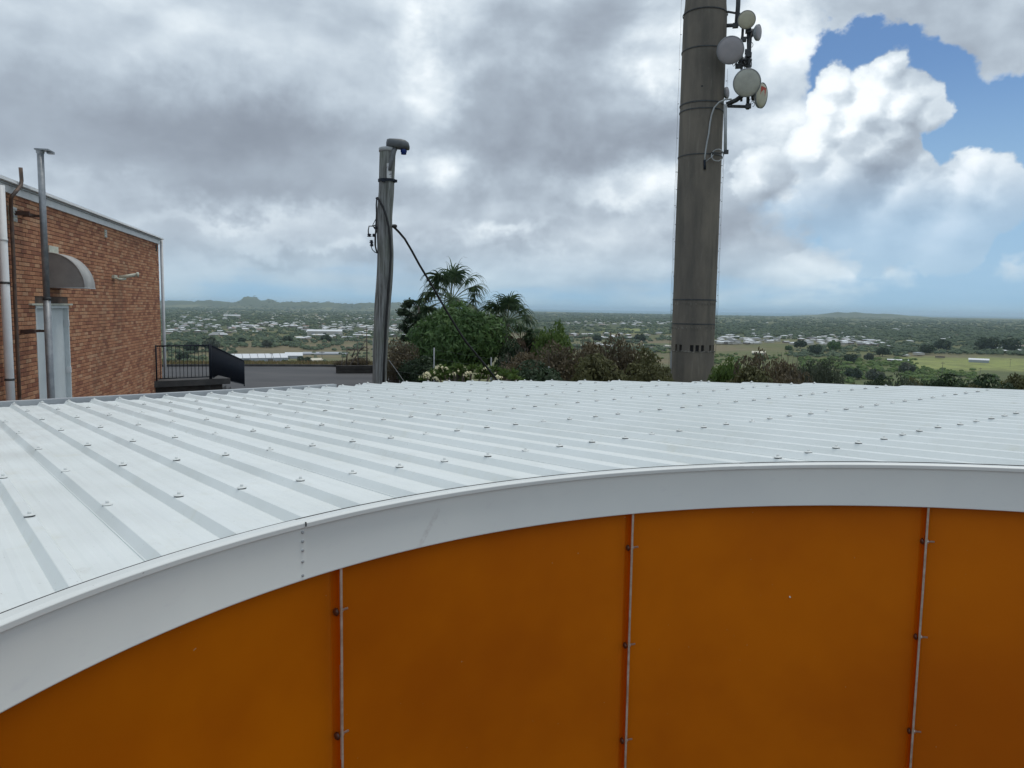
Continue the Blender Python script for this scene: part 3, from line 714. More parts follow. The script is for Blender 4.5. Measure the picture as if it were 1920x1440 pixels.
mb=MB(); mb.lathe(TC,(0,0,1),[(0.0,z2),(0.983,z2)],72,0,False); mb.lathe(TC,(0,0,1),[(0.74,tz(-260)),(0.0,tz(-260))],72,0,False); mb.lathe(TC,(0,0,1),prof_,72); tp(mb,'upper_shaft',M['tower'])
for y,w in ((14,0.02),(86,0.022),(189,0.028),(202,0.024),(288,0.022),(562,0.03),(608,0.028)):
    z=tz(y); r0=0.995; mb=MB(); mb.lathe(TC,(0,0,1),[(0.96,z-w),(r0,z-w),(r0,z+w),(0.96,z+w)],64,0,False); tp(mb,'strap',M['darkmetal'])
for y in (569,615):        # little ties hanging under the two lower straps
    z=tz(y); mb=MB()
    for i in range(18):
        th=-1.35+i*0.155+random.uniform(-0.06,0.06); mb.box(tang_pt(th,0.99,z-0.02+random.uniform(-0.02,0.02)),((1,0,0),(0,1,0),(0,0,1)),(0.012,0.012,random.uniform(0.03,0.09)))
    o=tp(mb,'strap_ties',M['tower_pale']); 
mb=MB() # ragged light ledge under the slots
for i in range(40):
    th=-1.35+i*0.07; mb.box(tang_pt(th,0.99,tz(660)+random.uniform(-0.015,0.02)),((1,0,0),(0,1,0),(0,0,1)),(0.035,0.035,random.uniform(0.008,0.03)))
tp(mb,'broken_ledge',M['tower_pale'])
for th,r0,ya,yb in ((-1.45,1.07,-120,712),(-1.25,1.06,300,712),(1.50,1.07,120,690),(1.28,1.06,290,690)):   # lightning straps standing just off the shaft
    mb=MB(); za,zb=tz(ya),tz(yb)-0.4; pts=[]; n=26
    for i in range(n+1):
        z=za+(zb-za)*i/n; pts.append(tang_pt(th+0.015*math.sin(i*1.7),r0+0.012*math.sin(i*2.3)-(0.0),z))
    mb.tube(pts,0.005,5)
    for i in range(1,n,2): mb.box(tang_pt(th,r0-0.03,pts[i].z),(right,TDIR,(0,0,1)),(0.03,0.012,0.010))
    tp(mb,'down_conductor',M['darkmetal'])
mb=MB(); mb.box(tang_pt(-1.22,0.985,(tz(660)+tz(720))/2-1.2),(right,TDIR,(0,0,1)),(0.07,0.05,(tz(660)-tz(720))/2+1.2)); tp(mb,'pale_cable_cover',M['gutter'])
mb=MB(); mb.lathe(tang_pt(-0.02,0.966,tz(161.5)),-TDIR,[(0.045,-0.02),(0.045,0.006),(0,0.006)],10,0,False); tp(mb,'bolt_hole',M['rubber'])
mb=MB(); pz=lambda x,y:at(x,y,36.05)
mb.tube([at(1360,196,36.1),at(1360,288,36.1)],0.075,8); tp(mb,'conduit',M['gutter'])
mb=MB(); mb.tube([pz(1372,186),pz(1360,186.5),pz(1348,192),pz(1339,202),pz(1334,216),pz(1331,232),pz(1329,250),pz(1325,270),pz(1322,290),pz(1321,302)],0.036,7)
tp(mb,'pale_cable',M['gutter'])
mb=MB(); mb.tube([pz(1321,300),pz(1321.5,318)],0.055,7); tp(mb,'cable_clamp',M['black'])
mb=MB(); c0=pz(1345,291); mb.tube([c0+right*0.26*math.cos(t_)+Vector((0,0,0.26*math.sin(t_)))-TDIR*0.05*math.sin(2*t_) for t_ in [i*0.45 for i in range(27)]],0.022,6)
mb.tube([pz(1322,304),pz(1332,296),pz(1338,290)],0.02,6); tp(mb,'cable_coil',M['gutter'])
mb=MB(); mb.tube([pz(1333,286),pz(1350,287),pz(1366,284)],0.03,6); mb.box(pz(1362,285),(right,TDIR,(0,0,1)),(0.09,0.08,0.08)); tp(mb,'coil_bracket',M['darkmetal'])
# antenna mount
am=empty('antenna_mount',at(1392,200,36.2),'dark steel pipe frame on the right side of the tower, holding the round antennas','mount')
def ap(mb,name,m):
    o=mb.build(name,m,None); o.parent=am; o.matrix_parent_inverse=Matrix.Translation(-am.location); return o
D0=36.4
def pipe(name,pts,r,m='darkmetal',d=D0):
    mb=MB(); mb.tube([at(x,y,d) for x,y in pts],r,8); return ap(mb,name,M[m])
pipe('upper_pole',[(1386,-60),(1384,10),(1381,49)],0.10); pipe('middle_pole',[(1393,52),(1391,84)],0.06); pipe('long_pole',[(1403,58),(1404,120),(1402,205)],0.075)
pipe('left_pole',[(1391,75),(1390,190)],0.055); pipe('standoff_pole',[(1408,60),(1406,100),(1403,130)],0.055)
pipe('bracket_arm',[(1362,196),(1380,188),(1392,179)],0.10); pipe('bracket_arm',[(1364,199),(1402,200)],0.07); pipe('bracket_arm',[(1362,48),(1384,47)],0.085); pipe('bracket_arm',[(1364,22),(1388,26)],0.05)
pipe('cross_arm',[(1386,112),(1410,113)],0.05); pipe('cross_arm',[(1384,122),(1408,124)],0.05); pipe('cross_arm',[(1391,70),(1409,72)],0.04)
for x,y in ((1379,48),(1394,74),(1403,58),(1402,97),(1404,103),(1403,199),(1384,124)):
    mb=MB(); mb.box(at(x,y,D0-0.05),(right,TDIR,(0,0,1)),(0.12,0.1,0.09)); ap(mb,'clamp',M['darkmetal'])
mb=MB()
for i in range(8):
    x0=1372+i*4.3; y0=118+random.uniform(-3,3); pts=[at(x0+random.uniform(-3,3)+j*1.5,y0+6*math.sin(j*1.3+i)+j*1.0,D0-0.15+0.05*j) for j in range(6)]; mb.tube(pts,0.014,5)
for x0,y0 in ((1408,84),(1409,190),(1411,195)):
    mb.tube([at(x0+4*math.sin(j),y0+5*math.cos(j),D0) for j in [k*0.6 for k in range(9)]],0.012,5)
ap(mb,'loose_leads',M['cable'])
# dishes
def dish(x,y,rpx,face,mt,label,depth=0.26,d=36.1,logo=False,back=False):
    c=at(x,y,d); rr=rpx/F*(c.y*cp-c.z*sp); f=Vector(face).normalized()
    t=empty('round_antenna',c,label,'antenna','round microwave antennas on the tower')
    def dp(mb,name,m): o=mb.build(name,m,None); o.parent=t; o.matrix_parent_inverse=Matrix.Translation(-c); return o
    mb=MB(); mb.lathe(c-f*depth,f,[(rr*0.30,-0.12),(rr*0.36,-0.02),(rr*0.88,depth*0.45),(rr*0.985,depth*0.62),(rr*0.995,depth*0.98),(rr*0.96,depth)],36); dp(mb,'shell',M['dish_back'])
    mb=MB(); mb.lathe(c,f,[(rr*0.965,-0.012),(rr*0.90,0.018),(rr*0.6,0.042),(rr*0.3,0.052),(0,0.055)],36); dp(mb,'radome',M[mt])
    mb=MB(); mb.lathe(c,f,[(rr*0.955,-0.02),(rr*1.0,-0.02),(rr*1.01,0.01),(rr*0.955,0.022)],36); dp(mb,'rim',M['dish_back'])
    mb=MB(); mb.box(c-f*(depth+0.14),(f,f.orthogonal(),f.cross(f.orthogonal())),(0.09,0.11,0.11)); mb.tube([c-f*(depth+0.2),c-f*(depth+0.2)-Vector((0,0,0.2))],0.05,8); dp(mb,'feed_unit',M['lampgrey'])
    if logo:
        a=f.cross(Vector((0,0,1))).normalized()*-1; b=a.cross(f)*1; b=b if b.z>0 else -b
        mb=MB(); L=c+f*0.050+b*rr*0.30; mb.add([L-a*rr*0.42-b*rr*0.30,L+a*rr*0.42-b*rr*0.30,L+a*rr*0.42+b*rr*0.36,L-a*rr*0.42+b*rr*0.36],[(0,1,2,3)]); dp(mb,'red_square_print',M['red'])
        mb=MB(); mb.lathe(L+f*0.004+a*rr*0.06,f,[(rr*0.16,0),(rr*0.16,0.003),(0.0,0.003)],20,0,False); mb.box(L+f*0.005-b*rr*0.16,(a,b,f),(rr*0.22,rr*0.035,0.003)); dp(mb,'pale_print',M['dish_cream'])
    return t
back=-TDIR
dish(1400,37,16.5,back+Vector((0,0,-0.25)),'dish_cream','small cream round antenna, topmost of the cluster on the tower',d=36.0)
dish(1422,61,14.5,right*0.92+back*0.42+Vector((0,0,-0.1)),'dish_grey','smallest grey antenna seen almost edge-on at the upper right of the cluster',0.2,36.4)
dish(1369.5,94,25.0,back+right*-0.12+Vector((0,0,-0.22)),'dish_grey','large lilac-grey round antenna overlapping the right edge of the tower',d=35.6)
dish(1405,114,17,right*0.7+TDIR*0.35+back*0.55,'dish_grey','grey antenna half hidden behind the pipes, between the two large round ones',0.2,36.9)
dish(1400.5,155,25.5,back+right*0.05+Vector((0,0,-0.22)),'dish_green','large pale greenish-cream round antenna at the bottom of the cluster',d=35.8)
dish(1428,179,23,right*0.85+back*0.50+Vector((0,0,-0.12)),'dish_cream','cream antenna turned to the right with a red square print',0.2,36.5,logo=True)
dish(1363,174,10.5,right*0.9+back*0.40,'dish_grey','tiny grey antenna peeping out from behind the right edge of the tower',0.15,37.0)
# ================================================================= wooden utility pole
PD=13.9
up=empty('wooden_utility_pole',Vector((*at(712,700,PD).xy,G)),'weathered slightly crooked wooden pole with a black cable running down its side','pole')
def upp(mb,name,m,**k): o=mb.build(name,m,None); o.parent=up; o.matrix_parent_inverse=Matrix.Translation(-up.location); return o
pp_=[(726.8,279,14.8),(726,300,14.6),(725,330,14.2),(724.2,361,14.1),(720.8,407,14.4),(721.5,440,14.6),(722.8,476,14.8),(721.5,518,14.9),(717.5,570,14.9),(715.5,610,14.2),(713.8,639,13.7),(712.5,680,13.2),(712,725,13.2)]
pts=[at(x,y,PD) for x,y,w in pp_]; rs=[w/F*(p.y*cp-p.z*sp) for (x,y,w),p in zip(pp_,pts)]
base=Vector((pts[-1].x,pts[-1].y+0.0,G)); pts.append(base); rs.append(rs[-1]*1.05)
# smooth centre line
from mathutils.geometry import interpolate_bezier
P2=[];R2=[]
for i in range(len(pts)-1):
    for j in range(5):
        t=j/5; p0=pts[max(i-1,0)];p1=pts[i];p2=pts[i+1];p3=pts[min(i+2,len(pts)-1)]
        P2.append(0.5*((2*p1)+(p2-p0)*t+(2*p0-5*p1+4*p2-p3)*t*t+(3*p1-p0-3*p2+p3)*t**3)); R2.append(rs[i]*(1-t)+rs[i+1]*t)
P2.append(pts[-1]);R2.append(rs[-1])
mb=MB(); mb.tube(P2,R2,22); 
for i,v in enumerate(mb.v):
    k=i//22; dv=Vector(v)-P2[min(k,len(P2)-1)]; th=math.atan2(dv.y,dv.x); f=1+0.035*mnoise.noise(Vector((th*2.2,v[2]*0.5,0)))+0.02*mnoise.noise(Vector((th*8,v[2]*0.3,3))); mb.v[i]=tuple(P2[min(k,len(P2)-1)]+Vector((dv.x*f,dv.y*f,dv.z)))
upp(mb,'shaft',M['pole'])
top=pts[0]; rt=rs[0]
mb=MB(); mb.lathe(top,(0,0,1),[(rt*0.99,-0.055),(rt*1.10,-0.055),(rt*1.12,0.005),(rt*1.03,0.016),(rt*0.6,0.022),(0,0.024)],24); upp(mb,'metal_cap',M['gutter'])
vd=Vector((at(723,300,1).x,at(723,300,1).y,0)).normalized(); vr=Vector((vd.y,-vd.x,0))
def onp(x,y,out=0.004): # point on the near face of the pole
    return at(x,y,PD-0.14-out)
mb=MB(); mb.box(onp(729.5,320,0.012),(vr,vd,(0,0,1)),(0.040,0.004,0.125)); upp(mb,'worn_plate',M['paper'])
mb=MB(); c_=at(725.5,340,PD); mb.lathe(c_-Vector((0,0,0.012)),(0,0,1),[(0.145,0),(0.155,0),(0.155,0.045),(0.145,0.045)],22,0,False); mb.box(at(741,339.5,PD-0.05),(vr,vd,(0,0,1)),(0.035,0.03,0.02)); mb.box(at(719,339,PD-0.13),(vr,vd,(0,0,1)),(0.03,0.03,0.02)); upp(mb,'strap',M['black'])
mb=MB(); cpts=[(706,372,0.10),(707.5,371,0.13),(711,376,0.16),(718,388,0.175),(724,404,0.175),(729,425,0.17),(732,450,0.165),(733,480,0.16),(730.5,520,0.155),(727.5,560,0.15),(724.5,600,0.14),(722,650,0.14),(720,690,0.14),(719,726,0.14)]
mb.tube([at(x,y,PD-o_) for x,y,o_ in cpts],0.020,8)
mb.tube([at(x,y,PD-0.10) for x,y in ((706.5,373),(705.5,385),(706,400),(705,420),(704,440),(704,462),(707,475))],0.014,6); upp(mb,'black_riser_cable',M['cable'])
mb=MB()
mb.tube([at(x,y,PD-0.05) for x,y in ((704,422),(699,424),(692,424),(690.5,432),(691,441))],0.010,6)
mb.tube([at(x,y,PD-0.03) for x,y in ((705,410),(701,418),(698,424))],0.007,6)
mb.tube([at(x,y,PD-0.02) for x,y in ((700,425),(706,432),(703,445),(703,460),(706,472))],0.012,6)
mb.tube([at(x,y,PD-0.04) for x,y in ((695.5,460),(698,468),(703,473),(708,474))],0.008,6); upp(mb,'cable_loops',M['cable'])
for (x,y,r0) in ((692.5,441,0.040),(696.5,453,0.036),(697,459,0.034),(705,427,0.035),(701,441,0.03)):
    mb=MB(); c_=at(x,y,PD-0.04); mb.lathe(c_-Vector((0,0,0.03)),(0,0,1),[(0.01,0),(r0,0.008),(r0,0.018),(0.018,0.028),(r0*0.9,0.036),(r0*0.9,0.046),(0.01,0.058)],12); upp(mb,'insulator',M['black'])
# street light leaning out of the pole top
sl0=empty('street_light',at(745,275,PD),'grey street light head with blue cap below, on top of the wooden pole','street light')
def slp(mb,name,m): o=mb.build(name,m,None); o.parent=sl0; o.matrix_parent_inverse=Matrix.Translation(-sl0.location); return o
mb=MB(); mb.tube([at(x,y,PD-o_) for x,y,o_ in ((730.5,320,0.15),(733,305,0.15),(736.5,293,0.15),(738,284,0.13),(741,279,0.10))],[0.03,0.035,0.045,0.045,0.04],8); slp(mb,'arm',M['lampgrey'])
# housing: rounded flat box swept along x
secs=[(724,270.5,3.2,0.05),(725.5,270,8.0,0.10),(730,269.5,8.6,0.13),(740,270,8.8,0.14),(752,271,9.0,0.14),(760,272.5,8.4,0.13),(766,275,6.5,0.10),(768,277.5,2.5,0.05)]
vs=[];n=14
for x,y,h,wd in secs:
    c_=at(x,y,PD-0.05); hh=h/F*PD
    for k in range(n):
        th=2*math.pi*k/n; ct,st_=math.cos(th),math.sin(th); pw_=lambda q:math.copysign(abs(q)**0.7,q)
        vs.append(c_+vd*wd*pw_(ct)+Vector((0,0,hh*pw_(st_)*(1.0 if st_>0 else 0.95))))
mb=MB(); fs=[(i*n+k,i*n+(k+1)%n,(i+1)*n+(k+1)%n,(i+1)*n+k) for i in range(len(secs)-1) for k in range(n)]+[tuple(range(n)),tuple((len(secs)-1)*n+k for k in reversed(range(n)))]
mb.add(vs,fs,0,True); slp(mb,'housing',M['lampgrey'])
mb=MB(); mb.lathe(at(757,289.5,PD-0.06),(0,0,1),[(0,0),(0.046,0.0),(0.046,0.035),(0.055,0.037),(0.055,0.075),(0.05,0.11)],16); slp(mb,'blue_cap',M['blue'])
mb=MB(); mb.box(at(749,262.5,PD-0.07),(vr,vd,(0,0,1)),(0.03,0.04,0.012)); mb.tube([at(758,262,PD-0.07),at(759,266,PD-0.07)],0.01,6); slp(mb,'top_latch',M['white'])
# hanging service cable
mb=MB(); mb.tube([at(x,y,PD+o_) for x,y,o_ in ((736,424,-0.08),(741,428,-0.05),(748,435,0.0),(759,448,0.1),(772,470,0.2),(786.7,497,0.3),(800,519,0.4),(814,542,0.5),(828,567,0.6),(842,591,0.7),(856,614,0.8),(870,636,0.9),(884,653.5,1.0),(898,670.5,1.1),(914,690,1.2),(931,712,1.3),(950,738,1.4))],0.021,8)
mb.lathe(at(738,424,PD-0.08),vr,[(0.03,-0.02),(0.035,0.03),(0.02,0.06)],8)
tag(mb.build('hanging_cable',M['cable'],None),'thick black cable sagging down to the right from the wooden pole','cable')
mb=MB(); mb.tube([at(x,y,PD+o_) for x,y,o_ in ((729,675,0.1),(740,690,0.3),(758,716,0.6),(770,734,0.8))],0.006,5)
tag(mb.build('stay_wire',M['gutter'],None),'thin pale stay wire slanting down to the right of the wooden pole foot','wire')
# ================================================================= brick building
d1=15.15; A_=at(11,563.5,d1); B_=at(300,567.5,d1*1.717); A_=Vector((A_.x,A_.y,0)); B_=Vector((B_.x,B_.y,0))
BS=(A_-B_).normalized(); BP=Vector((-BS.y,BS.x,0)); BP=BP if BP.x>0 else -BP    # along the wall to the viewer; out of the wall
def WP(t,p,z): return B_+BS*t+BP*p+Vector((0,0,z))
def wt(x,y=570,p=0.0):
    """where along the wall a sight line meets the plane p out from it"""
    d=ray(x,y); dn_=Vector((d.x,d.y,0)); o=B_+BP*p
    # o+BS*t = dn*k
    det=BS.x*(-dn_.y)-BS.y*(-dn_.x); t=(-o.x*(-dn_.y)+o.y*(-dn_.x))/det
    return t
def wz(x,y,p=0.0):
    t=wt(x,y,p); q=WP(t,p,0); d=ray(x,y); return d.z*(q.xy.length/math.hypot(d.x,d.y))
ZT=(wz(11,369)+wz(297,454))/2; ZM=(wz(8,350,0.1)+wz(300,446.5,0.1))/2
bb=empty('brick_building',WP(6,-1,G),'red-brown brick building with white barge boards and a pale door, at the left edge','building')
def bp(mb,name,m,parent=None):
    o=mb.build(name,m,None); o.parent=bb; o.matrix_parent_inverse=Matrix.Translation(-bb.location); return o
TL=15.5
AXW=(BS,BP,Vector((0,0,1)))
# door opening
tD1,tD0=wt(69,640),wt(130.5,640); zD=wz(100,572.5)
tA,tB=min(tD0,tD1),max(tD0,tD1)
mb=MB() # mortar face with the opening left free, returns at the corner
def wq(mb,t0,t1,z0,z1,p): mb.add([WP(t0,p,z0),WP(t1,p,z0),WP(t1,p,z1),WP(t0,p,z1)],[(0,1,2,3)])
for a_,b_,z0,z1 in ((0,tA,G,ZT+0.005),(tB,TL,G,ZT+0.005),(tA,tB,zD,ZT+0.005)): wq(mb,a_,b_,z0,z1,-0.008)
mb.add([WP(0,-0.008,G),WP(0,-9,G),WP(0,-9,ZT+0.005),WP(0,-0.008,ZT+0.005)],[(0,1,2,3)])
mb.add([WP(TL,-0.008,G),WP(TL,-9,G),WP(TL,-9,ZT+0.005),WP(TL,-0.008,ZT+0.005)],[(3,2,1,0)])
mb.add([WP(0,-9,G),WP(TL,-9,G),WP(TL,-9,ZT+0.005),WP(0,-9,ZT+0.005)],[(3,2,1,0)])
for t0 in (tA,tB): mb.add([WP(t0,-0.008,G),WP(t0,-0.25,G),WP(t0,-0.25,zD),WP(t0,-0.008,zD)],[(0,1,2,3)])
mb.add([WP(tA,-0.008,zD),WP(tB,-0.008,zD),WP(tB,-0.25,zD),WP(tA,-0.25,zD)],[(0,1,2,3)]); bp(mb,'wall_mortar',M['mortar'])
ch=(ZT)/24.0; bl,bh=0.240,ch
bricks=[]
zz=ZT-ch+0.004; course=0
while zz>G:
    t=-(0.12 if course%2 else 0.0)
    while t<TL-0.02:
        a_,b_=max(t,0.0)+0.004,min(t+bl,TL)-0.004
        if b_-a_>0.03:
            segs_=[(a_,b_)]
            if zz+bh>zD-0.02+0.0 and zz<zD and False: pass
            if zz<zD+0.10:
                segs_=[]
                if b_<=tA-0.02 or a_>=tB+0.02: segs_=[(a_,b_)]
                else:
                    if a_<tA-0.03: segs_.append((a_,tA-0.006))
                    if b_>tB+0.03: segs_.append((tB+0.006,b_))
            for s0_,s1_ in segs_: bricks.append((s0_,s1_,zz))
        t+=bl
    zz-=ch; course+=1
def vis(bk):
    c_=WP((bk[0]+bk[1])/2,0,bk[2]+ch/2); x,y=proj(c_); 
    if not(-5<x<320 and 300<y<752): return 0
    x0,_=proj(WP(bk[1],0,bk[2])); x1,_=proj(WP(bk[0],0,bk[2])); _,y0=proj(WP(bk[0],0,bk[2])); _,y1=proj(WP(bk[0],0,bk[2]+ch)); return abs((x1-x0)*(y1-y0))
bricks.sort(key=vis,reverse=True)
def brick_geo(mb,L,org,jit):
    hw_,hh=L/2,(ch-0.011)/2; c_=0.0035
    z0=0.0
    pts=[]
    for (p,ins) in ((-0.012,0),(0.002+jit-0.003,0),(0.002+jit,c_)):
        for sx,sz in ((-1,-1),(1,-1),(1,1),(-1,1)): pts.append(org+BS*sx*(hw_-ins)+BP*p+Vector((0,0,sz*(hh-ins))))
    mb.add(pts,[(8,9,10,11)]+[(i+4*l,(i+1)%4+4*l,(i+1)%4+4*l+4,i+4*l+4) for l in (0,1) for i in range(4)])
full=MB(); brick_geo(full,bl-0.008,Vector((0,0,0)),0.0); fme=full.mesh('brick',M['brick'])
nind=0; rest=MB()
for s0_,s1_,z_ in bricks:
    c_=WP((s0_+s1_)/2,0,z_+(ch-0.011)/2+0.005); jit=random.uniform(-0.003,0.003)
    if nind<298 and abs(s1_-s0_-(bl-0.008))<0.001 and vis((s0_,s1_,z_))>0:
        o=link('brick',fme,bb); o.matrix_parent_inverse=Matrix.Translation(-bb.location); o.location=c_+BP*jit; nind+=1
    else: brick_geo(rest,s1_-s0_,c_,jit)
o=bp(rest,'brickwork',M['brick']); o['kind']='stuff'
# barge boards and roof
def slab(mb,t0,t1,p0,p1,z0,z1,dz0=0,dz1=0):
    v=[WP(t0,p0,z0),WP(t1,p0,z0),WP(t1,p1,z0),WP(t0,p1,z0),WP(t0,p0,z1+dz0),WP(t1,p0,z1+dz1),WP(t1,p1,z1+dz1),WP(t0,p1,z1+dz0)]
    mb.add(v,[(3,2,1,0),(4,5,6,7),(0,1,5,4),(1,2,6,5),(2,3,7,6),(3,0,4,7)])
mb=MB(); slab(mb,-0.02,TL,-0.1,0.045,ZT,ZM+0.01); bp(mb,'lower_barge_board',M['white'])
mb=MB(); slab(mb,-0.1,TL,-0.2,0.075,ZM+0.012,ZM+0.045); bp(mb,'shadow_batten',M['gutter'])
zcap=wz(0,333,0.13)-ZM-0.03
tcap=wt(5,333,0.13)
for k in range(3):
    mb=MB(); f0,f1=k/3,(k+1)/3
    def hh_(t): return (0.045+max(0,t)*(zcap/tcap))
    v=[]
    for t in (-0.22,TL):
        v+=[WP(t,0.13-0.012*k,ZM+0.045+hh_(t)*f0),WP(t,0.13-0.012*k,ZM+0.045+hh_(t)*f1-0.006)]
    v+=[WP(-0.22,0.13-0.012*(k+1),ZM+0.045+hh_(-0.22)*f1),WP(TL,0.13-0.012*(k+1),ZM+0.045+hh_(TL)*f1)]
    mb.add(v,[(0,2,3,1),(1,3,5,4)]); bp(mb,'capping_strip',M['white'])
mb=MB(); v=[]
for t in (-0.22,TL):
    h_=0.045+max(0,t)*(zcap/tcap); v+=[WP(t,0.135,ZM+0.045),WP(t,0.10,ZM+0.045+h_),WP(t,-9.3,ZM+0.045+h_),WP(t,-9.3,ZM+0.045)]
mb.add(v,[(1,5,6,2),(0,3,7,4),(0,1,2,3),(4,7,6,5),(2,6,7,3)]); bp(mb,'roof',M['white'])
# door
mb=MB(); slab(mb,tA+0.05,tB-0.05,-0.10,-0.075,G,zD-0.06); door=bp(mb,'door',M['bluewhite'])
mb=MB()
slab(mb,tA,tA+0.05,-0.12,0.006,G,zD); slab(mb,tB-0.05,tB,-0.12,0.006,G,zD); slab(mb,tA,tB,-0.12,0.01,zD-0.055,zD); bp(mb,'door_frame',M['bluewhite'])
mb=MB(); slab(mb,tA-0.12,tB+0.28,-0.02,0.05,zD+0.002,zD+0.035); bp(mb,'door_lintel',M['cream'])
mb=MB(); 
for zz_ in (zD-0.35,zD-1.3): slab(mb,tA+0.02,tA+0.07,-0.06,0.02,zz_-0.06,zz_+0.06)
bp(mb,'door_hinge',M['white'])
# hood over the wall
tH=wt(92,530,0.0); pr=0.0
for i in range(400):
    pr=i*0.005
    if proj(WP(tH,pr,0))[0]>160: break
zb=at(120,539.5,WP(tH,pr*0.5,0).xy.length).z; ztp=wz(100,475)
hH=ztp-zb
tE=tH-0.4
for i in range(400):
    tE=tH-i*0.01
    if proj(WP(tE,pr,zb))[0]>178: break
n=18; arc=[(pr*math.sin(math.pi/2*i/n),hH*math.cos(math.pi/2*i/n)) for i in range(n+1)]
hood=empty('door_hood',WP(tH,0,zb),'grey quarter-round sheet metal hood on the brick wall above the pale door','hood')
def hd(mb,name,m): o=mb.build(name,m,None); o.parent=hood; o.matrix_parent_inverse=Matrix.Translation(-hood.location); return o
for t0 in (tH,tE):
    mb=MB(); v=[WP(t0,0.0,zb)]+[WP(t0,p+0.0,zb+z) for p,z in arc]; v2=[q-BS*0.006 for q in v]; L=len(v)
    mb.add(v+v2,[tuple(range(L)),tuple(reversed(range(L,2*L)))]); hd(mb,'side_panel',M['awning'])
mb=MB(); v=[]
for p,z in arc: v+=[WP(tH+0.012,p+0.004,zb+z+0.004),WP(tE-0.012,p+0.004,zb+z+0.004),WP(tH+0.012,p*0.985,zb+z*0.985),WP(tE-0.012,p*0.985,zb+z*0.985)]
fs=[]
for i in range(n):
    a_=i*4; fs+=[(a_,a_+4,a_+5,a_+1),(a_+2,a_+3,a_+7,a_+6),(a_,a_+2,a_+6,a_+4),(a_+1,a_+5,a_+7,a_+3)]
mb.add(v,fs,0,True); hd(mb,'curved_sheet',M['awning2'])
mb=MB(); mb.tube([WP(tH+0.014,0.02,zb),WP(tH+0.014,pr,zb),WP(tE-0.014,pr,zb)],0.012,6); hd(mb,'edge_bar',M['gutter'])
# downpipe at the left, white with dark bands
def wpipe(name,x0,y0,x1,y1,p,r,m,label,cat,bands=(),n=10):
    z0=wz(x0,y0,p); z1=wz(x1,y1,p); t=(wt(x0,y0,p)+wt(x1,y1,p))/2
    e=empty(name,WP(t,p,G),label,cat)
    mb=MB(); mb.tube([WP(t,p,z0),WP(t,p,G)],r,n); o=mb.build('pipe',M[m],None); o.parent=e; o.matrix_parent_inverse=Matrix.Translation(-e.location)
    for by in bands:
        zb_=wz(x0+(x1-x0)*(by-y0)/(y1-y0),by,p); mb=MB(); mb.lathe(WP(t,p,zb_-0.02),(0,0,1),[(r*1.01,0),(r*1.12,0),(r*1.12,0.035),(r*1.01,0.035)],n); o=mb.build('band',M['darkmetal' if by>500 else m],None); o.parent=e; o.matrix_parent_inverse=Matrix.Translation(-e.location)
    return e,t
dpw=0.10
ed,td=wpipe('downpipe',4.5,349,15.5,745,0.11,0.066,'white','thick white downpipe at the far left end of the brick wall','downpipe',(450,530,712),12)
ec,tcn=wpipe('downpipe',302.8,450,309.5,714,0.03,0.048,'white','slim white downpipe on the far right corner of the brick building, beside the railing','downpipe',())
mb=MB(); p_=0.05; tR=wt(27,650,p_)
def wpt(x,y,p): 
    t=wt(x,y,p); return WP(t,p,wz(x,y,p))
pa=[(36.5,745),(34,690),(31,620),(28,560),(26,500),(23,440),(20.5,385),(20.5,372),(24,366),(33,355.5),(39,348),(40.5,338),(39.5,326),(38.5,314)]
mb.tube([wpt(x,y,0.06 if y>380 else 0.06+0.10*min(1,(380-y)/15)) for x,y in pa],0.030,8)
q0=wpt(36.5,745,0.06); mb.tube([q0,Vector((q0.x,q0.y,G))],0.030,8,caps=False)
ev=tag(mb.build('vent_pipe',M['copper'],None),'thin rusty brown pipe with a bent top climbing the brick wall beside the white downpipe','pipe')
# tall galvanised flue
pf=0.32; tf=(wt(78,300,pf)+wt(93,720,pf))/2
fl=empty('flue_pipe',WP(tf,pf,G),'tall grey galvanised pipe with a flat cap standing in front of the pale door','pipe')
def fp(mb,name,m): o=mb.build(name,m,None); o.parent=fl; o.matrix_parent_inverse=Matrix.Translation(-fl.location); return o
zf=wz(79,285,pf); zj=wz(88,560,pf)
mb=MB(); mb.tube([WP(tf,pf,G),WP(tf,pf,zj)],0.062,12); mb.tube([WP(tf,pf,zj),WP(tf,pf,zf)],0.055,12); fp(mb,'pipe',M['steel'])
mb=MB(); mb.lathe(WP(tf,pf,zj-0.03),(0,0,1),[(0.06,0),(0.068,0),(0.068,0.05),(0.056,0.055)],12); fp(mb,'coupling',M['darkmetal'])
mb=MB(); mb.box(WP(tf-0.03,pf+0.04,zf+0.02),AXW,(0.11,0.11,0.012)); mb.box(WP(tf-0.10,pf+0.13,zf-0.005),AXW,(0.05,0.05,0.02)); mb.lathe(WP(tf,pf,zf-0.05),(0,0,1),[(0.055,0),(0.066,0.02),(0.066,0.06)],12); fp(mb,'cap',M['steel'])
for y_ in (407,621):
    zq=wz(86,y_,pf); mb=MB(); mb.box(WP(tf+0.15,pf*0.5,zq),AXW,(0.22,0.018,0.022)); mb.box(WP(tf+0.37,pf*0.4,zq),AXW,(0.02,0.11,0.035)); mb.box(WP(tf,pf*0.4,zq),AXW,(0.02,pf*0.45,0.02)); fp(mb,'bracket',M['rust'])
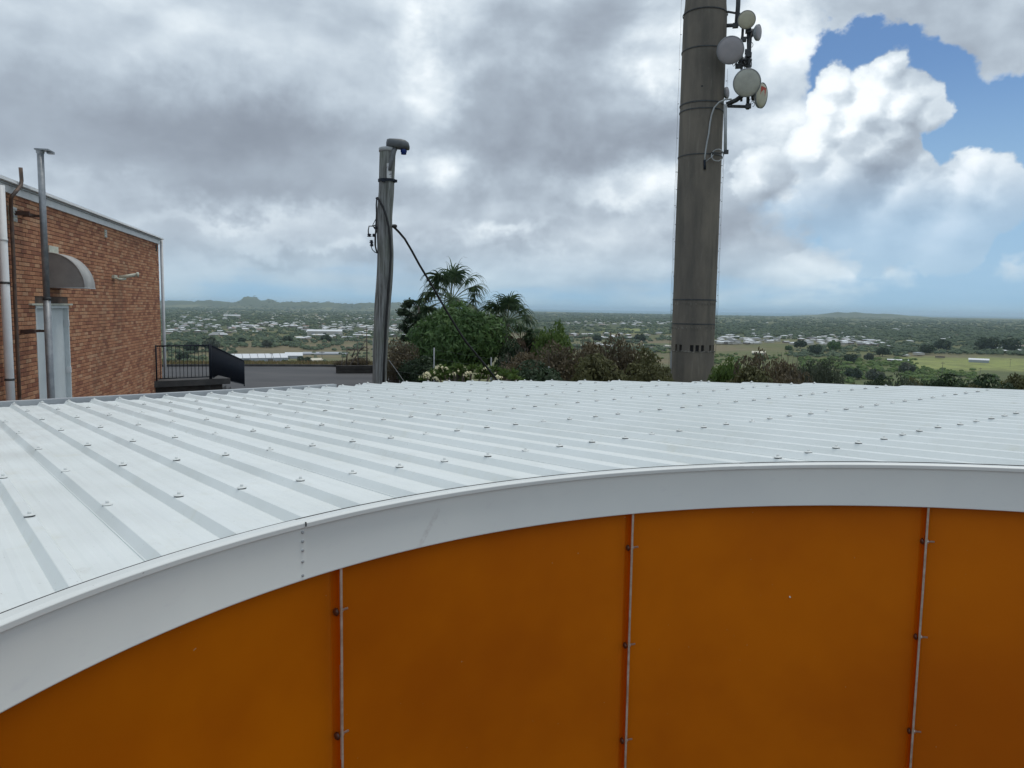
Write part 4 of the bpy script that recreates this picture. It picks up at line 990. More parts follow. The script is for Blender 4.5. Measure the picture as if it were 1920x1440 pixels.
# wall lamp, vents
t1=wt(212,519); z1_=wz(212,519)
wl=empty('wall_lamp',WP(t1,0,z1_),'cream tube lamp on a bracket on the brick wall, right of the hood','lamp')
def wlp(mb,name,m): o=mb.build(name,m,None); o.parent=wl; o.matrix_parent_inverse=Matrix.Translation(-wl.location); return o
mb=MB(); mb.box(WP(t1,0.03,z1_),AXW,(0.14,0.035,0.04)); mb.tube([WP(t1,0.05,z1_-0.02),WP(t1,0.14,z1_-0.06),WP(t1-0.1,0.26,z1_-0.04)],0.03,8); wlp(mb,'base',M['cream'])
mb=MB(); mb.tube([WP(t1-0.05,0.12,z1_-0.01),WP(t1-0.15,0.50,z1_+0.07)],0.042,10); mb.lathe(WP(t1-0.15,0.50,z1_+0.07),BP,[(0.042,-0.02),(0.062,0.0),(0.062,0.035),(0,0.045)],12); wlp(mb,'tube',M['cream'])
for (x,y,wt_,hz_,m_,lab) in ((22.5,401,0.16,0.12,'cream','pale louvred vent in the brick wall beside the white downpipe'),(197,438,0.07,0.09,'cream','small cream wall vent below the barge board, above the lamp'),(99,468.5,0.25,0.07,'cream','pale block set in the wall just above the grey hood'),(292.5,465,0.06,0.10,'rubber','small dark vent hole near the right corner of the brick wall')):
    tv=wt(x,y); zv=wz(x,y); e=empty('wall_vent',WP(tv,0,zv),lab,'vent')
    mb=MB(); mb.box(WP(tv,0.008,zv),AXW,(wt_,0.012,hz_)); o=mb.build('frame',M[m_],None); o.parent=e; o.matrix_parent_inverse=Matrix.Translation(-e.location)
    if m_=='cream' and hz_>0.08:
        for i in range(4):
            mb=MB(); mb.box(WP(tv,0.024,zv-hz_+hz_*2*(i+0.5)/4),AXW,(wt_*0.85,0.006,hz_*0.12)); o=mb.build('louvre',M['gutter'],None); o.parent=e; o.matrix_parent_inverse=Matrix.Translation(-e.location)
# ================================================================= landing, railing, stair
LD=d1*1.717
zr=lambda y,x,d:at(x,y,d).z
La=at(294,713,LD-1.0); Lb=at(394,714,LD-0.6); zl=La.z-0.03
ld=empty('stair_landing',Vector((La.x,La.y,G)),'dark concrete landing at the corner of the brick building','landing')
dirL=(Vector((Lb.x,Lb.y,0))-Vector((La.x,La.y,0))).normalized(); bk=Vector((-dirL.y,dirL.x,0)); LL=(Lb.xy-La.xy).length
O_=Vector((La.x,La.y,0))
mb=MB(); mb.box(O_+dirL*(LL/2+0.15)+bk*0.75+Vector((0,0,zl-0.09)),(dirL,bk,(0,0,1)),(LL/2+0.45,0.80,0.09)); o=mb.build('slab',M['concrete_edge'],None); o.parent=ld; o.matrix_parent_inverse=Matrix.Translation(-ld.location)
mb=MB(); mb.box(O_+dirL*(LL/2+0.15)+bk*0.8+Vector((0,0,(zl-0.19+G)/2)),(dirL,bk,(0,0,1)),(LL/2+0.25,0.70,(zl-0.19-G)/2)); o=mb.build('base_wall',M['timber'],None); o.parent=ld; o.matrix_parent_inverse=Matrix.Translation(-ld.location)
rl=empty('black_railing',O_+dirL*(LL/2)+Vector((0,0,zl)),'black metal railing with upright bars on the landing beside the brick corner','railing','black railings at the brick corner')
def rail(root,P0,P1,h,posts=True,gap=0.105,slope=0.0):
    d_=(P1-P0); L=Vector((d_.x,d_.y,0)).length; nb=int(L/gap)
    def rp(mb,name): o=mb.build(name,M['black'],None); o.parent=root; o.matrix_parent_inverse=Matrix.Translation(-root.location); return o
    up_=Vector((0,0,1))
    mb=MB(); mb.tube([P0+up_*h,P1+up_*h],0.022,6); rp(mb,'top_rail')
    mb=MB(); mb.tube([P0+up_*0.07,P1+up_*0.07],0.016,6); rp(mb,'bottom_rail')
    for i in range(nb+1):
        q=P0+d_*(i/nb); end=i in (0,nb)
        mb=MB(); mb.tube([q+up_*(0.0 if end else 0.07),q+up_*(h+(0.03 if end else 0))],0.025 if end else 0.009,6); rp(mb,'end_post' if end else 'bar')
Pa=O_+Vector((0,0,zl)); Pb=Vector((Lb.x,Lb.y,zl)); hR=at(294,649,LD-1.0).z-zl
rail(rl,Pa,Pb,hR)
Pc=at(458,724,33.0); Pb2=Pb+Vector((0.03,0.03,0)); hC=at(458,676,33.0).z-Pc.z
rl2=empty('black_railing',(Pb2+Pc)/2,'black railing sloping down beside the steps, bars merging into a dark sheet','railing','black railings at the brick corner')
rail(rl2,Pb2,Pc,min(hR,hC)*1.0,gap=0.10)
stp=empty('outdoor_steps',Vector((Pc.x,Pc.y,G)),'dark concrete steps going down behind the sloping black railing','steps')
dd=(Pc-Pb2); ns=7
for i in range(ns):
    q=Pb2+dd*((i+0.5)/ns); ztread=zl+(G-zl)*((i+1)/(ns+0.5))
    a_=Vector((dd.x,dd.y,0)).normalized(); b__=Vector((-a_.y,a_.x,0))
    mb=MB(); mb.box(Vector((q.x,q.y,(ztread+G)/2-0.02))+b__*0.70,(a_,b__,(0,0,1)),(Vector((dd.x,dd.y,0)).length/ns/2-0.004,0.65,(ztread-G)/2)); o=mb.build('step',M['concrete_edge'],None); o.parent=stp; o.matrix_parent_inverse=Matrix.Translation(-stp.location)
# sleeper wall by the far edge of the yard
sw0=at(630,694,41.5); sw1=at(705,690,41.5)
sw=empty('sleeper_wall',Vector((sw0.x,sw0.y,G)),'low wall of dark timber sleepers behind the wooden pole foot','wall')
for k in range(2):
    mb=MB(); d_=(sw1-sw0); d_.z=0; L=d_.length+1.0; d_.normalize(); c_=Vector((sw0.x,sw0.y,G+0.13+k*0.20))+d_*L/2; mb.box(c_,(d_,Vector((-d_.y,d_.x,0)),(0,0,1)),(L/2,0.12,0.095)); o=mb.build('sleeper',M['timber'],None); o.parent=sw; o.matrix_parent_inverse=Matrix.Translation(-sw.location)
# ================================================================= plants
def leaf_faces(cent,norm,size,elong=1.6,droop=0.0,jit=0.7):
    """one quad per leaf: centres (n,3), outward directions (n,3)"""
    n=len(cent); rv=rng.normal(size=(n,3)); nn=norm+jit*rv; nn/=np.linalg.norm(nn,axis=1)[:,None]
    a=np.cross(nn,rng.normal(size=(n,3))); a[:,2]-=droop; a-=nn*(a*nn).sum(1)[:,None]; a/=np.linalg.norm(a,axis=1)[:,None]+1e-9
    b=np.cross(nn,a); s=size*(0.6+0.8*rng.random(n))[:,None]
    L=a*s*elong*0.5; Wd=b*s*0.5
    return np.stack([cent-L,cent+Wd*0.8-L*0.1,cent+L,cent-Wd*0.8-L*0.1],1)
def crown_pts(n,rx,ry,rz,lobes=14,shell=0.75,flat=0.25,seed=0):
    """leaf positions gathered in clumps over an uneven crown"""
    r2=np.random.default_rng(seed)
    lc=r2.normal(size=(lobes,3)); lc/=np.linalg.norm(lc,axis=1)[:,None]; lc[:,2]=np.abs(lc[:,2])*0.9-flat*0.5
    lc*=np.array([rx,ry,rz])*(0.45+0.35*r2.random((lobes,1))); lr=(0.30+0.28*r2.random(lobes))
    w=lr**2; w/=w.sum(); k=r2.choice(lobes,n,p=w); d=r2.normal(size=(n,3)); d/=np.linalg.norm(d,axis=1)[:,None]
    rad_=(shell+(1-shell)*r2.random(n)**0.5)*lr[k]
    # sub-clumping
    sc=r2.normal(size=(lobes*9,3)); sc/=np.linalg.norm(sc,axis=1)[:,None]; j=r2.integers(0,9,n)+k*9
    d=d*0.55+sc[j]*0.75; d/=np.linalg.norm(d,axis=1)[:,None]
    P=lc[k]+d*rad_[:,None]*np.array([rx,ry,rz])
    t=r2.random(lobes)[k]*0.45+r2.random(lobes*9)[j]*0.3+r2.random(n)*0.25
    return P,d,t
def crown_mesh(name,n,rx,ry,rz,size,mat_,seed,lobes=14,elong=1.6,droop=0.2,shell=0.7):
    P,d,t=crown_pts(n,rx,ry,rz,lobes,shell,seed=seed)
    P[:,2]+=rz*0.55
    return quads(name,leaf_faces(P,d,size,elong,droop),M[mat_],t,link_it=False)
def twig_mesh(n,rx,h,seed,spread=1.0,th=0.006,leaves=0):
    random.seed(seed); mb=MB()
    for i in range(n):
        a=random.uniform(0,6.28); r0=random.uniform(0,rx*0.5); b0=Vector((r0*math.cos(a),r0*math.sin(a),0)); hh=h*random.uniform(0.55,1.0)
        dx_=random.uniform(-0.5,0.5)*spread; dy_=random.uniform(-0.5,0.5)*spread
        p=[b0,b0+Vector((dx_*0.4+0.3*r0*math.cos(a),dy_*0.4,hh*0.5)),b0+Vector((dx_+0.5*r0*math.cos(a),dy_,hh))]
        mb.tube(p,[th*2.2,th*1.5,th*0.6],4,caps=False)
        for k in range(3):
            q=p[1].lerp(p[2],random.random()); mb.tube([q,q+Vector((random.uniform(-.3,.3),random.uniform(-.3,.3),random.uniform(0.1,0.4)))*h*0.25],[th,th*0.4],4,caps=False)
    random.seed(99+seed)
    return mb.mesh('stems',M['twig'])
kinds={}
for key,args in {
 'brown_a':(4200,1.15,1.0,1.0,0.075,'leaf_brown',1,16),'brown_b':(4200,1.25,1.0,0.9,0.07,'leaf_brown',2,20),'olive_a':(4500,1.2,1.0,0.95,0.08,'leaf_olive',3,16),
 'olive_b':(4500,1.1,1.0,1.05,0.08,'leaf_olive',4,20),'bright':(5000,1.15,1.0,1.0,0.085,'leaf_bright',5,16),'grey':(4500,1.1,1.0,1.1,0.07,'leaf_grey',6,18),'dark':(4800,1.2,1.0,1.0,0.085,'leaf_dark',7,18)}.items():
    n,rx,ry,rz,sz,mt,sd_,lb=args
    kinds[key]=(crown_mesh('crown',n,rx,ry,rz,sz,mt,sd_,lb),twig_mesh(46 if 'brown' in key else 16,1.1,1.75 if 'brown' in key else 1.3,sd_,th=0.009))
def bush(key,x,ytop,dist,wpx,label,group=None,name='shrub',cat='shrub',hz=None):
    """a bush whose top stands at photo height ytop"""
    c=at(x,ytop,dist); a=math.degrees(math.atan2(c.x,c.y)); g=height(a,dist); rx=wpx/2/F*(c.y*cp-c.z*sp)/1.2
    hgt=c.z-g; e=empty(name,Vector((c.x,c.y,g)),label,cat,group)
    cr_h=min(hgt,rx*2.0); s=Vector((rx,rx,min(hgt/1.6,rx*2.3)))
    zoff=hgt-1.45*s.z
    cm,tm=kinds[key]
    o=link('crown',cm,e); o.scale=s; o.rotation_euler=(0,0,random.uniform(0,6.28)); o.location=(0,0,max(zoff,-0.3))
    o=link('stems',tm,e); o.scale=(rx,rx,(hgt)/1.7); o.rotation_euler=(0,0,random.uniform(0,6.28))
    return e
GB='brown and olive scrub along the edge of the hill'
rowB=[ # key,x,ytop,dist,w,label
 ('brown_a',745,640,34,90,'dry brown bush right behind the foot of the wooden pole'),
 ('dark',792,668,33,90,'dark shrub under the left side of the big green tree, behind the flowers'),
 ('dark',960,636,36,80,'dark shrub under the second palm, right of the big green tree'),
 ('brown_b',975,650,31,110,'reddish brown bush just right of the big green tree'),
 ('bright',1035,603,38,92,'rounded bright green bush rising above the brown scrub'),
 ('dark',1000,618,40,70,'small dark green bush between the second palm and the bright bush'),
 ('brown_a',1040,646,30,120,'broad brown bush in front of the bright green one'),
 ('brown_b',1105,628,33,110,'twiggy brown bush, tallest of the scrub left of the tower'),
 ('brown_a',1160,634,31,110,'brown bush with pale twigs midway between bright bush and tower'),
 ('olive_a',1215,650,30,105,'olive brown bush nearest the left side of the tower'),
 ('olive_b',1120,668,26,130,'low olive bush at the roof edge below the tallest brown scrub'),
 ('olive_a',1225,680,27,95,'low olive bush at the roof edge left of the tower'),
 ('dark',1000,676,25,130,'low dark bush at the roof edge below the bright green bush'),
 ('bright',1368,668,33,80,'yellow-green bush directly right of the tower foot'),
 ('brown_a',1425,664,31,100,'twiggy brown bush, second to the right of the tower'),
 ('brown_b',1480,662,30,90,'brown bush with thin bare twigs left of the grey-green bush'),
 ('olive_b',1405,690,26,110,'low olive bush at the roof edge right of the tower'),
 ('brown_b',1490,694,28,90,'low brown bush at the roof edge near the grey-green bush'),
 ('grey',1520,684,47,60,'grey bush behind the brown twigs at right'),
 ('grey',1552,681,46,66,'rounded grey-green bush at the right end of the brown scrub'),
 ('dark',1303,690,40,70,'dark bush mostly hidden behind the tower foot'),
]
for k_,x,yt,dd_,w_,lab in rowB:
    bush(k_,x,yt,dd_,w_,lab,GB)
# bushes and trees further down the slope on the right
for k_,x,yt,dd_,w_,lab in [('dark',1655,704,82,80,'dark bush on the lower slope, leftmost of the row above the far right roof edge'),('olive_a',1715,707,78,90,'olive bush on the lower slope, second of the row at far right'),
  ('dark',1780,702,80,110,'dark green bush on the lower slope, third of the row at far right'),('dark',1850,703,76,110,'dark green bush on the lower slope, fourth of the row at far right'),('olive_b',1905,706,74,90,'olive bush at the right frame edge above the roof'),
  ('grey',1690,712,64,70,'small grey bush low on the slope above the far right roof edge'),('olive_a',1820,718,60,100,'low olive bush nearest the roof edge at far right'),('dark',1885,719,58,110,'low dark bush in the right corner above the roof edge'),
  ('olive_a',1598,716,56,50,'little olive bush where the roof edge starts to fall to the right')]:
    bush(k_,x,yt,dd_,w_,lab,'bushes on the lower slope at right')
# the big green tree
def tree(name,x,ytop,dist,wpx,label,cm,sc_h,cat='tree',trunk_r=0.16,base_frac=0.5,mt='trunk'):
    c=at(x,ytop,dist); a=math.degrees(math.atan2(c.x,c.y)); g=height(a,dist)
    e=empty(name,Vector((c.x,c.y,g)),label,cat)
    o=link('crown',cm,e); o.location=(0,0,c.z-g-sc_h)
    mb=MB(); H_=c.z-g; mb.tube([(0,0,-0.3),(0.05,0.03,H_*0.3),(-0.03,0.06,H_*0.6)],[trunk_r*1.3,trunk_r,trunk_r*0.7],9)
    for i in range(6):
        th=i*1.05; mb.tube([(0,0.03,H_*0.45),(math.cos(th)*0.6,math.sin(th)*0.6,H_*0.65),(math.cos(th)*1.3,math.sin(th)*1.3,H_*0.8)],[trunk_r*0.5,trunk_r*0.35,trunk_r*0.12],6)
    o=mb.build('trunk',M[mt],e); return e
P,d_,t_=crown_pts(27000,2.22,2.1,2.05,60,0.66,seed=11); P[:,2]+=1.75
cmB=quads('crown',leaf_faces(P,d_,0.115,2.4,1.1,0.6),M['leaf_green'],t_,link_it=False)
tree('green_tree',860,585,37.5,170,'dense dark green rounded tree below the tall palm, right of the wooden pole',cmB,3.4)
# dark whorled branches sticking out left of the palm
P=[];D=[];T=[]
for i,(x,y) in enumerate([(768,567),(762,573),(754,585),(764,588),(766,601),(757,614),(766,620),(772,632),(760,634),(780,600),(783,622)]):
    c_=np.array(at(x,y,41)); n=240; q=rng.normal(size=(n,3))*np.array([0.13,0.13,0.085]); P.append(c_+q*0.9); D.append(q/ (np.linalg.norm(q,axis=1)[:,None]+1e-6)); T.append(rng.random(n)*0.7)
c0=at(785,640,41); c0.z=height(-7,41)
e=empty('dark_conifer',c0,'dark knobbly tree with tufted side branches at the left edge of the palm','tree')
Pn=np.concatenate(P)-np.array(c0); o=quads('crown',leaf_faces(Pn,np.concatenate(D),0.10,2.0,0.0),M['leaf_dark'],np.concatenate(T),e)
mb=MB(); mb.tube([(0,0,0),(0.02,0,2.5),(0,0,at(783,575,41).z-c0.z)],[0.14,0.10,0.03],8)
for x,y in ((754,585),(757,614),(766,600),(768,567),(760,634)): mb.tube([at(784,y+8,41)-c0,at(x,y,41)-c0],[0.03,0.012],5)
mb.build('trunk',M['trunk'],e)
# palms
def frond_mesh(elev,L,fan,nseg,mt,seed,wind=0.25,dry=False):
    r2=np.random.default_rng(seed); ce,se=math.cos(elev),math.sin(elev)
    pts=[];
    for i in range(7):
        s=i/6; y=L*s*(ce); z=L*s*se-0.30*L*s*s*(0.6+ce*0.6); pts.append(np.array([0.04*math.sin(seed+s*2),y,z]))
    hub=pts[-1]; dirn=pts[-1]-pts[-2]; dirn/=np.linalg.norm(dirn)
    side=np.array([1,0,0]); upv=np.cross(side,dirn)
    F_=[];T=[]
    for i in range(6):                       # petiole
        a,b=pts[i],pts[i+1]; w=0.030-0.002*i; F_.append([a-side*w,a+side*w,b+side*w*0.9,b-side*w*0.9]); T.append(0.9); F_.append([a-upv*w,a+upv*w,b+upv*w*0.9,b-upv*w*0.9]); T.append(0.9)
    for k in range(nseg):
        th=(k/(nseg-1)-0.5)*math.radians(250); ln=fan*(0.80+0.25*math.cos(th))*(0.85+0.3*r2.random())
        d=dirn*math.cos(th)+side*math.sin(th)+upv*(0.18*r2.normal()); d/=np.linalg.norm(d)
        p=hub.copy(); w=0.036; v=d.copy(); tt=r2.random()
        nsec=6
        for j in range(nsec):
            s=(j+1)/nsec; v=v+np.array([wind*0.13,0,-(0.16+0.62*s*s)*(1.3 if dry else 1.0)]); v/=np.linalg.norm(v)
            q=p+v*ln/nsec; wb=np.cross(v,upv+0.3*side); wb/=np.linalg.norm(wb)+1e-6
            w2=w*(1.0 if j<2 else (1-0.24*(j-1))); w2=max(w2,0.004)
            F_.append([p-wb*w,p+wb*w,q+wb*w2,q-wb*w2]); T.append(tt*0.8); p=q; w=w2
    return quads('frond',np.array(F_),M[mt],T,link_it=False)
def palm(x,ycrown,dist,label,up_el,green,dry,L,fan,trunk_r,seed,lean=0):
    c=at(x,ycrown,dist); a=math.degrees(math.atan2(c.x,c.y)); g=height(a,dist)
    e=empty('fan_palm',Vector((c.x,c.y,g)),label,'palm tree','fan palms'); H_=c.z-g
    mb=MB(); mb.tube([(0,0,-0.3),(0.05,0,H_*0.5),(0,0,H_)],[trunk_r*1.2,trunk_r,trunk_r*0.9],12); mb.build('trunk',M['trunk'],e)
    random.seed(seed)
    gm=[(el_,frond_mesh(math.radians(el_),L*(0.8+0.2*random.random()),fan,30,'palm',seed+i)) for i,el_ in enumerate(up_el)]
    for i in range(green):
        el_,m_=gm[i%len(gm)]; o=link('frond',m_,e); o.location=(0,0,H_); o.rotation_euler=(0,0,i*2.399+random.uniform(-0.2,0.2)); s=random.uniform(0.88,1.1); o.scale=(s,s,s)
    dm=[frond_mesh(math.radians(el_),L*0.7,fan*0.85,24,'palm_dry',seed+40+i,dry=True) for i,el_ in enumerate((-22,-40,-58,-74))]
    for i in range(dry):
        o=link('dry_frond',dm[i%4],e); o.location=(0,0,H_-0.05-0.12*(i%4)); o.rotation_euler=(0,0,i*2.1+random.uniform(-0.3,0.3)); s=random.uniform(0.8,1.1); o.scale=(s,s,s)
    return e
palm(847,566,42,'tall shaggy fan palm with brown dead fronds under its crown, rising above the green tree',[80,64,50,37,26,15,4],27,26,1.85,1.15,0.2,5)
palm(950,606,40,'lower dark green fan palm with pale dry fronds, right of the tall palm',[80,66,54,42,30,14],20,14,1.35,0.95,0.16,17)
palm(1002,640,39,'small palm tuft low between the second palm and the bright green bush',[70,50,30],8,5,0.7,0.6,0.10,29)
palm(805,600,41.5,'short fan palm tuft leaning out at the left of the tall palm',[65,45,28,10],10,8,1.0,0.85,0.14,37)
# frangipani with pale flowers
fp0=at(862,690,23.5); g=height(math.degrees(math.atan2(fp0.x,fp0.y)),23.5)
e=empty('frangipani_shrub',Vector((fp0.x,fp0.y,g)),'leafy shrub dotted with cream flowers, just behind the roof edge below the green tree','shrub')
Ps=[];Ds=[];Ts=[]
top_=[(800,703),(815,695),(832,690),(850,692),(868,690),(885,689),(905,690),(922,692),(940,697),(955,702),(842,703),(870,704),(900,704),(825,706),(928,706),(970,706)]
for x,y in top_:
    for rep_ in range(2):
        c_=np.array(at(x+random.uniform(-8,8),y+random.uniform(0,6)+rep_*6,23.5+random.uniform(-0.5,0.5)))-np.array(e.location); n=46
        dd_=rng.normal(size=(n,3)); dd_[:,2]=np.abs(dd_[:,2])*0.7+0.1; dd_/=np.linalg.norm(dd_,axis=1)[:,None]
        Ps.append(c_+dd_*0.13); Ds.append(dd_); Ts.append(rng.random(n)*0.8+0.1*rng.random())
P_=np.concatenate(Ps);D_=np.concatenate(Ds);n=len(P_)
b_=np.cross(D_,rng.normal(size=(n,3))); b_/=np.linalg.norm(b_,axis=1)[:,None]; L_=D_*0.11*(0.7+0.6*rng.random(n))[:,None]; Wd=b_*0.028
quads('leaves',np.stack([P_-L_,P_+Wd,P_+L_*1.1-np.array([0,0,0.02]),P_-Wd],1),M['leaf_bright'],np.concatenate(Ts),e)
mb=MB()
for x,y in top_: q=at(x,y+4,23.5)-Vector(e.location); mb.tube([(q.x*0.25,0,0.2),(q.x*0.7,q.y*0.5,q.z*0.6),tuple(q)],[0.05,0.035,0.025],6)
mb.build('stems',M['twig'],e)
def flower_mesh(seed):
    r2=np.random.default_rng(seed); F_=[]
    for k in range(9):
        c_=r2.normal(size=3)*0.05; nr=c_/np.linalg.norm(c_)+np.array([0,-0.7,0.6]); nr/=np.linalg.norm(nr); a=np.cross(nr,[0,0,1.0]); a/=np.linalg.norm(a); b=np.cross(nr,a)
        for j in range(5):
            th=j*1.2566+k; u=a*math.cos(th)+b*math.sin(th); w=a*math.cos(th+1.57)+b*math.sin(th+1.57); F_.append([c_,c_+u*0.022+w*0.013+nr*0.006,c_+u*0.042+nr*0.008,c_+u*0.022-w*0.013+nr*0.006])
    return quads('flower_cluster',np.array(F_),M['petal'],link_it=False)
fms=[flower_mesh(i) for i in range(3)]
for i,(x,y,s) in enumerate([(800,701,1.25),(797,706,1.0),(815,699,0.7),(816,709,1.0),(822,689,0.9),(829,690,0.9),(836,690,0.7),(852,701,0.9),(860,696,0.6),(876,699,1.0),(882,699,0.8),(875,705,0.7),(910,691,0.8),(916,704,0.6),(932,707,1.1),(937,708,0.9),(803,708,0.7),(831,696,0.5)]):
    o=link('flower_cluster',fms[i%3],e); o.location=at(x,y,22.9)-Vector(e.location); o.scale=(s*1.0,)*3; o.rotation_euler=(0,0,random.uniform(-0.6,0.6)); o['kind']='stuff'
# wire fence behind it: three thin posts
fe=empty('wire_fence',at(921,712,27)*1.0,'thin wire fence with slim grey posts in front of the green tree and brown scrub','fence')
fl_=Vector(fe.location); posts=[(814,652,25.5),(921,670,25.8),(1029,687,26.2),(700,634,25.2)]
tops=[]
for x,y,dd_ in posts:
    tp_=at(x,y,dd_); tops.append(tp_); mb=MB(); mb.tube([tp_,Vector((tp_.x,tp_.y,height(0,dd_)-0.2))],0.022,6); o=mb.build('post',M['steel'],None); o.parent=fe; o.matrix_parent_inverse=Matrix.Translation(-fl_)
tops.sort(key=lambda p:p.x)
for k in range(4):
    mb=MB(); mb.tube([p-Vector((0,0,0.06+0.3*k)) for p in tops],0.0012,4,caps=False); o=mb.build('wire',M['steel'],None); o.parent=fe; o.matrix_parent_inverse=Matrix.Translation(-fl_)
# dead branches at the far edge of the yard, left of the pole
c0=at(668,690,43); c0.z=height(-11,43)
e=empty('dead_branches',c0,'bare leaning dead branches and dry stalks above the sleeper wall, left of the wooden pole','branches')
for pts_ in ([(655,688),(664,674),(676,655),(689,632)],[(688,688),(688,650),(687,615)],[(649,686),(651,664),(650,650)],[(660,670),(668,650)],[(652,655),(690,657)],[(672,690),(670,640)],[(676,655),(684,650),(692,655)],[(640,686),(643,670)]):
    mb=MB(); n_p=len(pts_); mb.tube([at(x,y,43)-c0 for x,y in pts_],[0.05-0.035*i/(n_p-1) for i in range(n_p)],5); mb.build('branch',M['twig'],e)
bush('brown_b',668,668,44,60,'sparse dry shrub among the dead branches left of the wooden pole',None)
bush('brown_a',640,676,46,34,'tiny dry shrub at the left end of the sleeper wall',None)
# dry grass on the verge beyond the asphalt: too many blades to count
n=16000; aa_=np.radians(rng.uniform(-30,-8.5,n)); ee=np.array([edge_of(math.degrees(a)) for a in aa_]); dd_=ee+rng.uniform(0.2,6.5,n)
z_=np.array([height(math.degrees(a),d) for a,d in zip(aa_,dd_)]); c_=np.c_[dd_*np.sin(aa_),dd_*np.cos(aa_),z_]
hgt=0.05+0.13*rng.random(n); w=0.02; off=rng.normal(size=(n,2))*0.07
V=np.stack([c_+np.array([-w,0,0]),c_+np.array([w,0,0]),c_+np.c_[off[:,0]+w*0.4,off[:,1],hgt],c_+np.c_[off[:,0]-w*0.4,off[:,1],hgt]],1)
M['drygrass']=leafmat('dry_grass',(0.14,0.14,0.06),(0.27,0.22,0.12),(0.33,0.20,0.11))
tag(quads('verge_grass',V,M['drygrass'],rng.random(n)),kind='stuff')
# ================================================================= the plain: woods and town
def gpos(x,y,extra=0):
    hy=577+0.015*(x-960); k=max(y-hy,2.4); d=75*F/k; v=ray(x,y); a=math.atan2(v.x,v.y); return a,d
ico=[]
def icosphere(sub):
    t=(1+5**0.5)/2; v=[(-1,t,0),(1,t,0),(-1,-t,0),(1,-t,0),(0,-1,t),(0,1,t),(0,-1,-t),(0,1,-t),(t,0,-1),(t,0,1),(-t,0,-1),(-t,0,1)]
    f=[(0,11,5),(0,5,1),(0,1,7),(0,7,10),(0,10,11),(1,5,9),(5,11,4),(11,10,2),(10,7,6),(7,1,8),(3,9,4),(3,4,2),(3,2,6),(3,6,8),(3,8,9),(4,9,5),(2,4,11),(6,2,10),(8,6,7),(9,8,1)]
    v=[np.array(q)/np.linalg.norm(q) for q in v]
    for _ in range(sub):
        nf=[];mid_={}
        def mp(a,b):
            k=(min(a,b),max(a,b))
            if k not in mid_: q=v[a]+v[b]; mid_[k]=len(v); v.append(q/np.linalg.norm(q))
            return mid_[k]
        for a,b,c in f:
            ab,bc,ca_=mp(a,b),mp(b,c),mp(c,a); nf+=[(a,ab,ca_),(b,bc,ab),(c,ca_,bc),(ab,bc,ca_)]
        f=nf
    return np.array(v),np.array(f)
def blobset(specs,name,mt,sub=1,label=None):
    """specs: (x,y,z,r,h,tint); joined crowns as one mesh of separate triangles"""
    V0,F0=icosphere(sub); keep=[f for f in F0 if V0[f][:,2].mean()>-0.45]; F0=np.array(keep); vars_=[]
    for i in range(7):
        r2=np.random.default_rng(50+i); b=V0*(0.72+0.5*r2.random((len(V0),1))); vars_.append(b[F0])
    out=[];T=[]
    for i,(x,y,z,r,h,t) in enumerate(specs):
        th=(i*2.399)%6.283; c_,s_=math.cos(th),math.sin(th); b=vars_[i%7]
        q=np.stack([(b[...,0]*c_-b[...,1]*s_)*r+x,(b[...,0]*s_+b[...,1]*c_)*r+y,b[...,2]*h*0.5+z+h*0.42],-1); out.append(q); T.append(np.full(len(q),t)+0.12*np.random.default_rng(i).standard_normal(len(q)))
    V=np.concatenate(out); return tag(quads(name,V,M[mt],np.clip(np.concatenate(T),0,1),nv=3),kind='stuff')
M['wood_far']=leafmat('far_foliage',(0.058,0.085,0.052),(0.110,0.145,0.080),(0.18,0.20,0.10),0.9,0)
M['wood_green']=leafmat('valley_scrub_leaves',(0.060,0.100,0.028),(0.11,0.165,0.045),(0.16,0.20,0.06),0.9,0)
def clump(x0,x1,y0,y1,n,smin,smax,t0=0.0,t1=0.75,cl=0.0,sd=1):
    """n crowns over a patch of the plain (given by where it shows in the photograph), gathered by noise"""
    out=[];tr=0
    while len(out)<n and tr<n*40:
        tr+=1; x=random.uniform(x0,x1); y=random.uniform(y0,y1); a,d=gpos(x,y)
        if d>(16500 if x<770 else 13600): continue
        nz=mnoise.noise(Vector((d*math.sin(a)/(d*0.075),math.log(d)*9+sd,sd)))*0.8+0.55*mnoise.noise(Vector((d*math.sin(a)/(d*0.02),math.log(d)*28+sd,sd+3)))
        if nz<cl+0.08-0.9*random.random()*0.30: continue
        r=random.uniform(smin,smax)*(0.6+0.4*d/2500); g=height(math.degrees(a),d)+(hill(math.degrees(a),d) if d>9000 else 0)
        out.append((d*math.sin(a),d*math.cos(a),g,r,min(r*random.uniform(0.9,1.4),13),t0+(t1-t0)*random.random()))
    return out
random.seed(5)
sp_=[]
sp_+=clump(300,770,576.5,581,500,5,8,cl=-0.2,sd=31)+clump(300,770,579,588,420,7,11,cl=-0.2,sd=1)
sp_+=clump(300,770,586,608,1250,5,9.5,cl=-0.22,sd=2)+clump(300,770,604,634,950,4,7.5,cl=-0.15,sd=3)
sp_+=clump(300,560,628,648,240,4.5,8,cl=0.0,sd=4)+clump(560,770,628,655,190,4,7.5,cl=-0.1,sd=5)+clump(300,440,645,672,90,4,6.5,cl=0.0,sd=6)+clump(440,700,660,680,70,2.5,4.5,cl=0.1,sd=7)
sp_+=clump(940,1280,586,604,1150,7,12,t1=0.55,cl=-0.35,sd=8)+clump(940,1280,602,626,520,5,8.5,cl=-0.1,sd=9)+clump(1040,1280,622,660,320,4.5,8,cl=0.0,sd=10)
sp_+=clump(1330,1960,592,602,650,6,11,t0=0.35,t1=1.0,cl=-0.05,sd=11)+clump(1330,1960,602,628,1700,6,10.5,t1=0.5,cl=-0.45,sd=12)
